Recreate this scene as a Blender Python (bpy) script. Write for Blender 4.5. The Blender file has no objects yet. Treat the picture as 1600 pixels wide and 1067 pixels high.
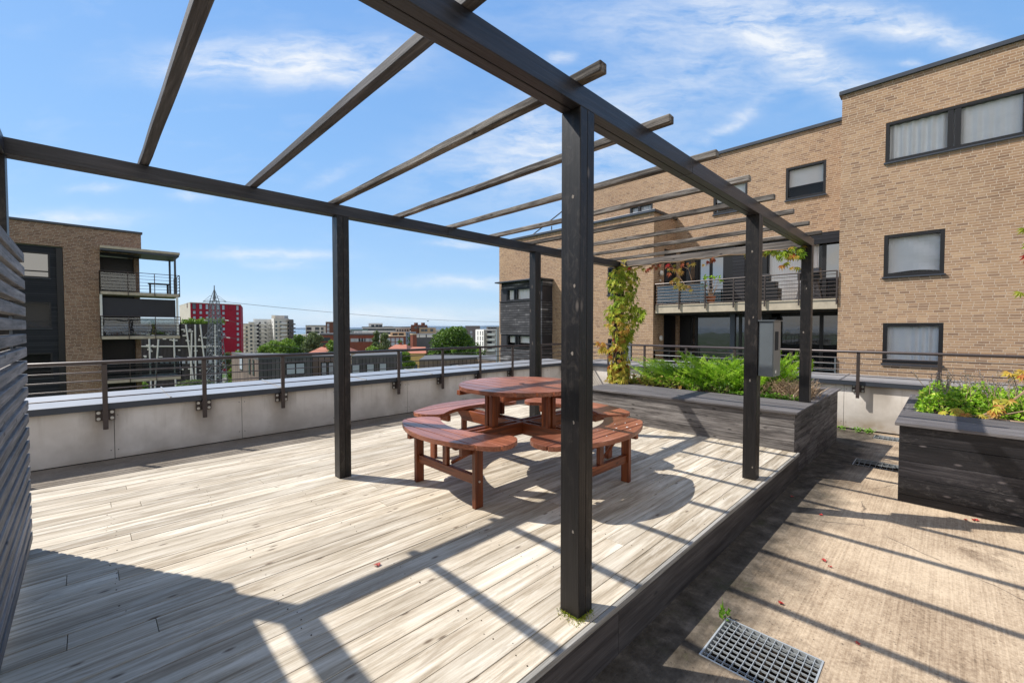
import bpy, bmesh, math, random
from mathutils import Vector, Matrix
random.seed(7)
R = math.radians
sc = bpy.context.scene
col = sc.collection
# ------------------------------------------------------------------ camera model
FPX, YAW, PIT, SH, CH = 674.2482, R(45.31088), R(1.590027), -1.9442, 1.4
FWD = Vector((math.cos(YAW)*math.cos(PIT), math.sin(YAW)*math.cos(PIT), -math.sin(PIT)))
RGT = Vector((math.sin(YAW), -math.cos(YAW), 0))
UPV = RGT.cross(FWD)
CAM = Vector((0, 0, CH))
def ray(px, py, d):
    "world point seen at a photo pixel, d metres along the view axis"
    return CAM + (FWD + RGT*((px-800)/FPX) + UPV*((533.5+SH-py)/FPX))*d
cd = bpy.data.cameras.new('camera'); co = bpy.data.objects.new('camera', cd); col.objects.link(co)
co.matrix_world = Matrix((( RGT.x, UPV.x, -FWD.x, CAM.x), (RGT.y, UPV.y, -FWD.y, CAM.y), (RGT.z, UPV.z, -FWD.z, CAM.z), (0, 0, 0, 1)))
cd.sensor_width = 36; cd.lens = FPX/1600*36; cd.shift_y = SH/1600
cd.clip_start = .05; cd.clip_end = 30000
sc.camera = co
# ------------------------------------------------------------------ node helpers
class NT:
    def __init__(s, name):
        s.m = bpy.data.materials.new(name); s.m.use_nodes = True
        s.t = s.m.node_tree; s.n = s.t.nodes; s.l = s.t.links; s.n.clear()
        s.out = s.n.new('ShaderNodeOutputMaterial')
    def node(s, typ, **kw):
        n = s.n.new('ShaderNode'+typ)
        for k, v in kw.items(): setattr(n, k, v)
        return n
    def put(s, sock, v):
        if v is None: return
        if hasattr(v, 'links') or hasattr(v, 'is_linked'): s.l.new(v, sock)
        else:
            if isinstance(v, (tuple, list)) and len(v) == 3 and sock.type == 'RGBA': v = (*v, 1)
            sock.default_value = v
    def attr(s, name, out='Fac'):
        n = s.node('Attribute'); n.attribute_name = name; return n.outputs[out]
    def coord(s, out='Object'): return s.node('TexCoord').outputs[out]
    def mapping(s, vec, sc=(1, 1, 1), loc=(0, 0, 0), rot=(0, 0, 0)):
        n = s.node('Mapping'); s.put(n.inputs['Vector'], vec); n.inputs['Scale'].default_value = sc
        n.inputs['Location'].default_value = loc; n.inputs['Rotation'].default_value = rot; return n.outputs[0]
    def noise(s, vec, scale=5, detail=4, rough=.55, dist=0, out='Fac'):
        n = s.node('TexNoise'); s.put(n.inputs['Vector'], vec); n.inputs['Scale'].default_value = scale
        n.inputs['Detail'].default_value = detail; n.inputs['Roughness'].default_value = rough
        n.inputs['Distortion'].default_value = dist; return n.outputs[out]
    def ramp(s, f, stops):
        n = s.node('ValToRGB'); e = n.color_ramp.elements
        while len(e) < len(stops): e.new(.5)
        for i, (p, c) in enumerate(stops):
            e[i].position = p; e[i].color = (*c, 1) if isinstance(c, (tuple, list)) else (c, c, c, 1)
        s.put(n.inputs['Fac'], f); return n.outputs['Color']
    def mix(s, f, a, b, mode='MIX'):
        n = s.node('Mix', data_type='RGBA', blend_type=mode); s.put(n.inputs[0], f)
        s.put(n.inputs[6], a); s.put(n.inputs[7], b); return n.outputs[2]
    def math(s, op, a, b=0.0, c=None, clamp=False):
        n = s.node('Math', operation=op, use_clamp=clamp); s.put(n.inputs[0], a); s.put(n.inputs[1], b)
        if c is not None: s.put(n.inputs[2], c)
        return n.outputs[0]
    def mrange(s, v, a, b, c=0, d=1):
        n = s.node('MapRange'); s.put(n.inputs[0], v)
        for i, x in enumerate((a, b, c, d)): n.inputs[i+1].default_value = x
        return n.outputs[0]
    def comb(s, x, y, z):
        n = s.node('CombineXYZ'); s.put(n.inputs[0], x); s.put(n.inputs[1], y); s.put(n.inputs[2], z); return n.outputs[0]
    def sep(s, v):
        n = s.node('SeparateXYZ'); s.put(n.inputs[0], v); return n.outputs
    def bump(s, h, strength=.3, dist=.01):
        n = s.node('Bump'); s.put(n.inputs['Height'], h); n.inputs['Strength'].default_value = strength
        n.inputs['Distance'].default_value = dist; return n.outputs[0]
    def bsdf(s, color, rough=.6, metal=0, normal=None, spec=.5, **kw):
        n = s.node('BsdfPrincipled'); s.put(n.inputs['Base Color'], color); s.put(n.inputs['Roughness'], rough)
        s.put(n.inputs['Metallic'], metal); n.inputs['Specular IOR Level'].default_value = spec
        if normal is not None: s.put(n.inputs['Normal'], normal)
        for k, v in kw.items(): s.put(n.inputs[k], v)
        return n.outputs[0]
    def done(s, sh): s.l.new(sh, s.out.inputs[0]); return s.m

def wood(name, dark, mid, light, tone=.35, rough=.75, grain=1.0, knots=0.0, knotcol=(.03, .02, .015), bump=.35, spec=.3, fuzz=.5, wet=None, blotch=None, scuff=None):
    k = NT(name); gc = k.attr('gc', 'Vector'); rnd = k.attr('rnd')
    v = k.mapping(gc, (1.1*grain, 26*grain, 26*grain))
    wob = k.noise(k.mapping(gc, (1.2, 5, 5)), 1.3, 2, out='Color')
    v2 = k.mix(.35, v, wob, 'ADD')
    g1 = k.noise(v2, 1.6, 6, .65, .4)
    g2 = k.noise(k.mapping(gc, (3*grain, 80*grain, 80*grain)), 1.5, 4, .7)
    big = k.noise(k.mapping(gc, (.9, 4, 4)), 1.2, 3, .6)
    f = k.math('ADD', k.math('MULTIPLY', g1, .55), k.math('MULTIPLY', g2, .25))
    f = k.math('ADD', f, k.math('MULTIPLY', big, .35*fuzz+.1))
    f = k.mrange(f, .42, .76)
    c = k.ramp(f, [(0, dark), (.45, mid), (1, light)])
    t = k.mrange(rnd, 0, 1, 1-tone, 1+tone*.6)
    c = k.mix(1.0, c, k.comb(t, t, t), 'MULTIPLY')
    h = f
    if blotch:
        b1 = k.noise(k.mapping(gc, (1.6, 11, 11)), 1.4, 5, .7, .6); b2 = k.noise(k.mapping(gc, (.5, 2.2, 2.2), (7, 3, 1)), 1.2, 4, .6)
        bb = k.math('MULTIPLY', k.mrange(b1, .47, .66), k.mrange(b2, .36, .62)); c = k.mix(k.math('MULTIPLY', bb, blotch[1]), c, blotch[0])
        b3 = k.noise(k.mapping(gc, (1.3, 16, 16), (4, 9, 2)), 1.3, 5, .7, .5); c = k.mix(k.math('MULTIPLY', k.mrange(b3, .54, .7), blotch[3]), c, blotch[2])
    if scuff:
        s1 = k.noise(k.mapping(gc, (7, 14, 14), (2, 2, 2)), 1.5, 6, .8, .8); s2 = k.noise(k.mapping(gc, (.9, 2.5, 2.5), (5, 1, 2)), 1.2, 3, .6)
        c = k.mix(k.math('MULTIPLY', k.math('MULTIPLY', k.mrange(s1, .5, .72), k.mrange(s2, .42, .62)), scuff[1]), c, scuff[0])
    if knots:
        gs = k.sep(gc); vo = k.node('TexVoronoi', voronoi_dimensions='2D'); k.put(vo.inputs['Vector'], k.comb(k.math('MULTIPLY', gs[0], 2.6), k.math('MULTIPLY', k.math('ADD', gs[1], gs[2]), 7), 0)); vo.inputs['Scale'].default_value = 1.0
        vo.inputs['Randomness'].default_value = 1
        kn = k.mrange(vo.outputs['Distance'], .03, .085, 1, 0)
        sel = k.math('GREATER_THAN', k.sep(vo.outputs['Color'])[0], 1-knots)
        kn = k.math('MULTIPLY', kn, sel)
        c = k.mix(k.math('MULTIPLY', kn, .8), c, knotcol)
    n = k.bump(h, bump, .004)
    return k.done(k.bsdf(c, rough, 0, n, spec))

def plain(name, c, rough=.6, metal=0, var=.12, scale=3, spec=.5, bump=.05):
    k = NT(name); o = k.coord(); nz = k.noise(o, scale, 5, .6)
    t = k.mrange(nz, .25, .75, 1-var, 1+var)
    cc = k.mix(1.0, c, k.comb(t, t, t), 'MULTIPLY')
    return k.done(k.bsdf(cc, rough, metal, k.bump(k.noise(o, scale*12, 3), bump, .003), spec))

def brick(name, cols, mortar, bw, bh, msize=.012, scale_n=2.0, bumps=.6, offy=0.0):
    k = NT(name); o = k.coord(); s = k.sep(o)
    u = k.math('ADD', s[0], s[1]); v = k.comb(u, k.math('ADD', s[2], offy), 0)
    # two interleaved bonds give the long irregular "wild" bond
    rown = k.math('FLOOR', k.math('DIVIDE', k.math('ADD', s[2], offy), bh))
    jit = k.node('TexWhiteNoise', noise_dimensions='1D'); k.put(jit.inputs['W'], rown)
    u2 = k.math('ADD', u, k.math('MULTIPLY', jit.outputs[0], bw*1.0))
    v2 = k.comb(u2, k.math('ADD', s[2], offy), 0)
    b = k.node('TexBrick'); k.put(b.inputs['Vector'], v2)
    b.offset = 0.0; b.inputs['Scale'].default_value = 1; b.inputs['Mortar Size'].default_value = msize/2*1.0
    b.inputs['Mortar Smooth'].default_value = .25; b.inputs['Brick Width'].default_value = bw; b.inputs['Row Height'].default_value = bh
    b.inputs['Color1'].default_value = (0, 0, 0, 1); b.inputs['Color2'].default_value = (1, 1, 1, 1); b.inputs['Mortar'].default_value = (.5, .5, .5, 1)
    cell = k.math('ADD', k.sep(b.outputs['Color'])[0], 0)
    idv = k.comb(k.math('FLOOR', k.math('DIVIDE', u2, bw)), rown, 0)
    wn = k.node('TexWhiteNoise', noise_dimensions='2D'); k.put(wn.inputs['Vector'], idv)
    cc = k.ramp(wn.outputs[0], [(i/(len(cols)-1), c) for i, c in enumerate(cols)])
    pz = k.noise(k.mapping(o, (.5, .5, .16)), 1.0, 5, .65); cc = k.mix(k.mrange(pz, .38, .62, 0, .38), cc, k.mix(1.0, cc, (.74, .66, .60), 'MULTIPLY'))
    nz = k.noise(o, scale_n*14, 4, .7); t = k.mrange(nz, .2, .8, .82, 1.16)
    bigm = k.mrange(k.noise(o, .35, 4, .65), .3, .7, .84, 1.12)
    t = k.math('MULTIPLY', t, bigm)
    cc = k.mix(1.0, cc, k.comb(t, t, t), 'MULTIPLY')
    c = k.mix(b.outputs['Fac'], cc, mortar)
    h = k.math('SUBTRACT', k.math('MULTIPLY', nz, .25), b.outputs['Fac'])
    return k.done(k.bsdf(c, .9, 0, k.bump(h, bumps, .012), .2))

M = {}
M['post'] = wood('dark_stained_wood', (.004, .0035, .0035), (.010, .0085, .009), (.032, .026, .024), .25, .42, 1, .35, (.13, .11, .095), .3, .42, scuff=((.12, .10, .085), .5))
M['beam'] = wood('dark_stained_beam_wood', (.010, .010, .012), (.026, .025, .030), (.075, .070, .075), .25, .38, 1, .3, (.006, .005, .005), .35, .5)
M['rafter'] = wood('weathered_rafter_wood', (.010, .008, .007), (.075, .065, .058), (.36, .33, .30), .35, .8, 1.3, .5, (.012, .01, .008), .9, .2, .9, blotch=((.010, .008, .007), .85, (.42, .39, .35), .5))
M['raftern'] = wood('stained_rafter_wood', (.025, .025, .028), (.075, .072, .078), (.20, .195, .20), .3, .7, 1, .3, (.02, .02, .02), .4, .3)
M['slat'] = wood('slat_screen_wood', (.05, .048, .047), (.20, .19, .19), (.46, .445, .43), .3, .65, 1, .6, (.015, .015, .018), .5, .45, scuff=((.38, .37, .36), .4))
M['planter'] = wood('grey_weathered_planter_wood', (.022, .019, .018), (.105, .094, .09), (.27, .25, .235), .4, .8, .8, .9, (.008, .007, .007), .8, .2, .9, blotch=((.014, .012, .012), .8, (.26, .235, .22), .7), scuff=((.32, .29, .27), .5))
M['bench'] = wood('planter_bench_top_wood', (.05, .045, .047), (.13, .12, .12), (.25, .235, .235), .2, .7, 1, .25, (.04, .035, .035), .35, .25)
M['planter2'] = wood('black_stained_planter_wood', (.006, .006, .008), (.02, .018, .021), (.085, .078, .08), .3, .5, .8, .6, (.14, .12, .12), .5, .4, scuff=((.22, .20, .19), .55))
M['deck'] = wood('pale_weathered_deck_wood', (.20, .155, .10), (.475, .405, .31), (.73, .665, .555), .20, .75, .8, .3, (.10, .065, .042), .35, .25, .8, blotch=((.22, .165, .11), .72, (.82, .765, .67), .45), scuff=((.10, .085, .06), .3))
M['nosing'] = wood('deck_edge_trim_wood', (.15, .14, .12), (.3, .285, .26), (.45, .43, .4), .1, .8, 1, 0)
M['fascia'] = wood('deck_fascia_wood', (.025, .021, .021), (.07, .062, .06), (.15, .135, .13), .2, .7, .7, .25, (.02, .02, .02), .3, .3)
M['red'] = wood('red_brown_stained_wood', (.07, .016, .005), (.23, .058, .016), (.42, .14, .045), .22, .42, 1, .3, (.04, .012, .008), .25, .5)
M['redtop'] = wood('pale_red_brown_wood', (.13, .038, .018), (.31, .108, .058), (.54, .26, .17), .35, .30, 1, .25, (.08, .02, .015), .25, .55)  # paler, pinker mix for the tabletop and seats
M['bricktan'] = brick('tan_brick', [(.385, .245, .153), (.44, .288, .178), (.34, .218, .142), (.48, .325, .205), (.395, .26, .167), (.27, .173, .117)], (.58, .465, .36), .227, .0745, .016)
M['brickbrown'] = brick('brown_brick', [(.25, .145, .095), (.34, .205, .135), (.20, .115, .08), (.30, .18, .12), (.39, .26, .18)], (.45, .38, .31), .28, .095, .022)
M['metal'] = plain('brown_painted_rail_metal', (.072, .056, .052), .38, .3, .15, 8)
M['cap'] = plain('blue_grey_zinc_cap', (.38, .38, .385), .42, .55, .12, 1.2)
M['capdark'] = plain('dark_grey_sheet_metal', (.065, .075, .095), .4, .4, .1, 2)
M['bolt'] = plain('galvanised_bolt_metal', (.6, .6, .58), .35, .8, .1, 20)
M['plug'] = plain('pale_screw_plug', (.20, .175, .15), .8, 0, .4, 60)
M['galv'] = plain('galvanised_grating_metal', (.42, .445, .455), .4, .3, .12, 30)
M['boxmetal'] = plain('grey_painted_cabinet_metal', (.13, .15, .165), .33, .2, .12, 6)
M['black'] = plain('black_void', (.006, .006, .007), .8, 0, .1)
M['charcoal'] = plain('charcoal_frame_paint', (.008, .008, .010), .4, 0, .1)
M['navy'] = plain('dark_navy_cladding', (.026, .026, .034), .6, 0, .12, 2)
M['white'] = plain('white_paint', (.75, .74, .70), .6, 0, .06)
M['slab'] = plain('pale_concrete_slab', (.50, .43, .33), .85, 0, .2, 4)
M['curtain'] = plain('white_curtain_fabric', (.93, .93, .94), .9, 0, .05)
M['soil'] = plain('dark_planter_soil', (.035, .025, .018), .95, 0, .4, 20, .1, .6)
M['clay'] = plain('terracotta_clay', (.42, .15, .07), .8, 0, .15, 10)
M['stem'] = plain('pale_brown_stem', (.30, .20, .12), .8, 0, .3, 20)
M['bark'] = plain('grey_brown_bark', (.09, .07, .05), .9, 0, .35, 4, .2, .4)
M['dkbark'] = plain('dark_twig_bark', (.05, .03, .02), .9, 0, .3, 4, .2, .4)

def slatcl():
    k = NT('weathered_black_slat_cladding'); o = k.coord(); s = k.sep(o)
    ph = k.math('FRACT', k.math('DIVIDE', s[2], .13))
    gap = k.math('GREATER_THAN', ph, .8)
    row = k.math('FLOOR', k.math('DIVIDE', s[2], .13))
    nz = k.noise(k.comb(k.math('MULTIPLY', s[0], .35), k.math('MULTIPLY', row, 3.7), k.math('MULTIPLY', s[1], .3)), 2.5, 5, .7)
    c = k.ramp(nz, [(.3, (.03, .03, .035)), (.55, (.09, .09, .10)), (.72, (.38, .37, .38))])
    c = k.mix(gap, c, (.006, .006, .008))
    return k.done(k.bsdf(c, .7, 0, k.bump(k.math('SUBTRACT', 1, gap), .8, .03), .2))
M['slatclad'] = slatcl()
def boardclad(name, c1, c2, w, axis=0):
    k = NT(name); o = k.coord(); s = k.sep(o)
    u = k.math('ADD', s[0], s[1]) if axis == 0 else s[2]
    ph = k.math('FRACT', k.math('DIVIDE', u, w)); row = k.math('FLOOR', k.math('DIVIDE', u, w))
    wn = k.node('TexWhiteNoise', noise_dimensions='1D'); k.put(wn.inputs['W'], row)
    nz = k.noise(o, .5, 4, .6)
    f = k.math('ADD', k.math('MULTIPLY', wn.outputs[0], .6), k.math('MULTIPLY', nz, .5))
    c = k.ramp(f, [(.1, c1), (.9, c2)])
    c = k.mix(k.math('GREATER_THAN', ph, .88), c, (c1[0]*.3, c1[1]*.3, c1[2]*.3))
    return k.done(k.bsdf(c, .8, 0, k.bump(ph, .3, .02), .2))
M['woodclad'] = boardclad('dark_grey_vertical_board_cladding', (.07, .068, .07), (.15, .14, .14), .42)
M['brownclad'] = boardclad('brown_vertical_board_cladding', (.12, .095, .08), (.26, .20, .165), .42)
M['orangeclad'] = boardclad('orange_brown_board_cladding', (.25, .14, .07), (.42, .26, .14), .42)
M['louvre'] = boardclad('dark_horizontal_louvre', (.018, .02, .026), (.04, .042, .05), .14, 2)

def glass(name, tint, refl=.35, rough=.015, dark=None, fmin=.06):
    k = NT(name); lw = k.node('LayerWeight'); lw.inputs['Blend'].default_value = refl
    g = k.node('BsdfGlossy'); g.inputs['Color'].default_value = (.9, .95, 1, 1); g.inputs['Roughness'].default_value = rough
    n = k.noise(k.coord(), .9, 2); k.put(g.inputs['Normal'], k.bump(n, .06, .05))
    if dark is None:
        t = k.node('BsdfTransparent'); t.inputs['Color'].default_value = (*tint, 1); base = t.outputs[0]
    else: base = k.bsdf(dark, .1, 0)
    m = k.node('MixShader'); k.l.new(k.math('MAXIMUM', lw.outputs['Fresnel'], fmin), m.inputs[0]); k.l.new(base, m.inputs[1]); k.l.new(g.outputs[0], m.inputs[2])
    return k.done(m.outputs[0])
M['glass'] = glass('clear_window_glass', (1, 1, 1), .10, .015, None, .03)
M['glassdk'] = glass('dark_reflecting_window_glass', None, .35, .02, (.01, .012, .015), .10)
M['glassmir'] = glass('sky_reflecting_window_glass', None, .35, .02, (.01, .012, .015), .34)
M['glassgr'] = glass('smoky_balcony_glass', (.45, .5, .5), .25, .015, None, .12)
M['glassfar'] = plain('far_window_glass', (.05, .065, .08), .15, 0, .3, .3, .8)
M['farpale'] = plain('pale_far_window_blind', (.42, .46, .52), .4, 0, .25, .4)

def concrete():
    k = NT('broom_finished_concrete'); o = k.coord(); s = k.sep(o)
    nz = k.noise(o, 1.3, 6, .65); fine = k.noise(o, 60, 3, .7)
    broom = k.noise(k.mapping(o, (1.5, 75, 1)), 1.0, 4, .75)
    f = k.math('ADD', k.math('MULTIPLY', nz, .5), k.math('ADD', k.math('MULTIPLY', fine, .3), k.math('MULTIPLY', broom, .3)))
    c = k.ramp(f, [(.36, (.09, .06, .037)), (.5, (.30, .22, .148)), (.66, (.54, .425, .30))])
    vo = k.node('TexVoronoi'); k.put(vo.inputs['Vector'], o); vo.inputs['Scale'].default_value = 42
    pit = k.math('MULTIPLY', k.mrange(vo.outputs['Distance'], .08, .26, 1, 0), k.math('GREATER_THAN', k.sep(vo.outputs['Color'])[0], .62))
    pm = k.mrange(k.noise(o, 1.1, 4, .7), .42, .56, .2, 1)
    bl = k.math('MULTIPLY', k.mrange(k.noise(o, 2.3, 6, .75, .5), .55, .66), k.mrange(k.noise(o, .6, 3), .45, .6)); c = k.mix(k.math('MULTIPLY', bl, .65), c, (.10, .065, .042))
    c = k.mix(k.math('MULTIPLY', k.math('MULTIPLY', pit, pm), .75), c, (.10, .07, .05))
    # mottled darker tone with moss, from near the deck edge on
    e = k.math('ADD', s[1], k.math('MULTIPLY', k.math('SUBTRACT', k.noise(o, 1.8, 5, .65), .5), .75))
    edge_dark = k.mrange(e, .60, .92); edge_dark = k.math('MULTIPLY', edge_dark, .92)
    c = k.mix(edge_dark, c, k.ramp(k.noise(o, 7, 5, .7), [(.35, (.012, .011, .009)), (.55, (.06, .052, .042)), (.8, (.19, .16, .13))]))
    moss = k.math('MULTIPLY', k.mrange(k.noise(o, 3.2, 5, .7), .58, .7), edge_dark)
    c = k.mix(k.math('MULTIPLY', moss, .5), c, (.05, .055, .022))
    # hairline cracks
    vd = k.node('TexVoronoi', feature='DISTANCE_TO_EDGE'); k.put(vd.inputs['Vector'], k.mix(.12, o, k.noise(o, 4, 4, .6, 0, 'Color'), 'ADD')); vd.inputs['Scale'].default_value = .42
    cr = k.mrange(vd.outputs[0], .0, .0035, 1, 0)
    c = k.mix(k.math('MULTIPLY', k.math('MULTIPLY', cr, k.mrange(k.noise(o, .8, 2), .5, .56)), .8), c, (.06, .045, .035))
    h = k.math('SUBTRACT', k.math('ADD', broom, k.math('MULTIPLY', fine, .6)), pit)
    return k.done(k.bsdf(c, .9, 0, k.bump(h, .5, .006), .2))
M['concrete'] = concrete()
def strip():
    k = NT('rough_grey_concrete_screed'); o = k.coord(); nz = k.noise(o, 2.2, 6, .7); f = k.noise(o, 45, 3, .7)
    c = k.ramp(k.math('ADD', k.math('MULTIPLY', nz, .6), k.math('MULTIPLY', f, .4)), [(.3, (.11, .09, .07)), (.7, (.27, .235, .195))])
    return k.done(k.bsdf(c, .95, 0, k.bump(f, .6, .01), .1))
def panel():
    k = NT('stained_white_fibre_cement_panel'); o = k.coord(); s = k.sep(o)
    base = k.ramp(k.noise(o, 1.1, 5, .6), [(.3, (.70, .63, .55)), (.7, (.86, .81, .75))])
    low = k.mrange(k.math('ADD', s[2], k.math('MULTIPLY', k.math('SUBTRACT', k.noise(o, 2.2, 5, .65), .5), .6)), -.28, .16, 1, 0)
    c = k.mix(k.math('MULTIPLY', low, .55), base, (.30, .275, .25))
    run = k.noise(k.mapping(o, (9, 9, .7)), 1, 4, .7)
    rm = k.math('MULTIPLY', k.mrange(run, .52, .72), k.mrange(s[2], -.2, .38))
    c = k.mix(k.math('MULTIPLY', rm, .38), c, (.35, .28, .20))
    br = k.math('MULTIPLY', k.math('MULTIPLY', k.mrange(s[2], -.33, -.18, 1, 0), k.mrange(k.noise(o, 3, 4), .4, .6)), .6)
    c = k.mix(br, c, (.25, .17, .08))
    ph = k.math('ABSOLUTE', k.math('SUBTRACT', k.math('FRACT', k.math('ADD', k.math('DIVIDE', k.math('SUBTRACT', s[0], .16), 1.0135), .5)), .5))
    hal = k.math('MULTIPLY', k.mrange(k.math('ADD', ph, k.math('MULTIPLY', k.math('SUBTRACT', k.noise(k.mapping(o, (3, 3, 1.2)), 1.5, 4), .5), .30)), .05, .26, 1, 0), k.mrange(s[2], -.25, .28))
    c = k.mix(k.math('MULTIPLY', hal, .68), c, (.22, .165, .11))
    return k.done(k.bsdf(c, .7, 0, k.bump(k.noise(o, 40, 3), .08, .004), .3))
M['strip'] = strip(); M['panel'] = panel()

def leafm(name, stops, trans=.35, rough=.5, var=0.0):
    k = NT(name); rnd = k.attr('rnd'); c = k.ramp(rnd, stops)
    nz = k.mrange(k.noise(k.coord(), 9, 3), .3, .7, .75, 1.2); c = k.mix(1, c, k.comb(nz, nz, nz), 'MULTIPLY')
    p = k.bsdf(c, rough, 0, None, .35)
    t = k.node('BsdfTranslucent'); k.put(t.inputs['Color'], c)
    m = k.node('MixShader'); m.inputs[0].default_value = trans; k.l.new(p, m.inputs[1]); k.l.new(t.outputs[0], m.inputs[2])
    return k.done(m.outputs[0])
M['vine'] = leafm('autumn_vine_leaf', [(0, (.14, .26, .02)), (.30, (.30, .40, .035)), (.55, (.56, .54, .08)), (.75, (.60, .38, .08)), (.87, (.50, .15, .05)), (1, (.38, .03, .03))])
M['vinered'] = leafm('red_and_orange_vine_leaf', [(0, (.28, .28, .05)), (.35, (.42, .32, .08)), (.6, (.42, .16, .07)), (1, (.38, .03, .035))])
M['juniper'] = leafm('bright_juniper_needle', [(0, (.02, .075, .006)), (.38, (.10, .25, .012)), (.72, (.30, .54, .025)), (1, (.52, .74, .07))], .36)
M['herb'] = leafm('lime_green_herb_leaf', [(0, (.08, .20, .012)), (.4, (.24, .44, .025)), (.8, (.46, .66, .05)), (1, (.58, .62, .12))], .4)
M['yellowleaf'] = leafm('yellow_green_creeper_leaf', [(0, (.12, .22, .02)), (.5, (.33, .38, .05)), (.85, (.46, .38, .07)), (1, (.50, .24, .10))], .35)
M['clover'] = leafm('bright_green_ground_leaf', [(0, (.10, .24, .02)), (1, (.26, .46, .05))], .4)
M['lav'] = leafm('dry_lavender_flower', [(0, (.22, .19, .15)), (.6, (.34, .30, .27)), (1, (.27, .24, .30))], .2)
M['dry'] = leafm('dry_straw_grass', [(0, (.30, .20, .12)), (1, (.58, .44, .30))], .2)
M['redleaf'] = leafm('fallen_red_leaf', [(0, (.45, .03, .03)), (1, (.50, .10, .07))], .2)
M['tree'] = leafm('tree_leaf', [(0, (.025, .065, .01)), (.5, (.095, .19, .022)), (1, (.22, .33, .045))], .2)
M['treelight'] = leafm('light_tree_leaf', [(0, (.05, .12, .012)), (.5, (.17, .30, .03)), (1, (.33, .46, .06))], .2)
M['treegrey'] = leafm('grey_green_tree_leaf', [(0, (.05, .08, .03)), (.5, (.14, .19, .065)), (1, (.24, .30, .11))], .2)

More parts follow.
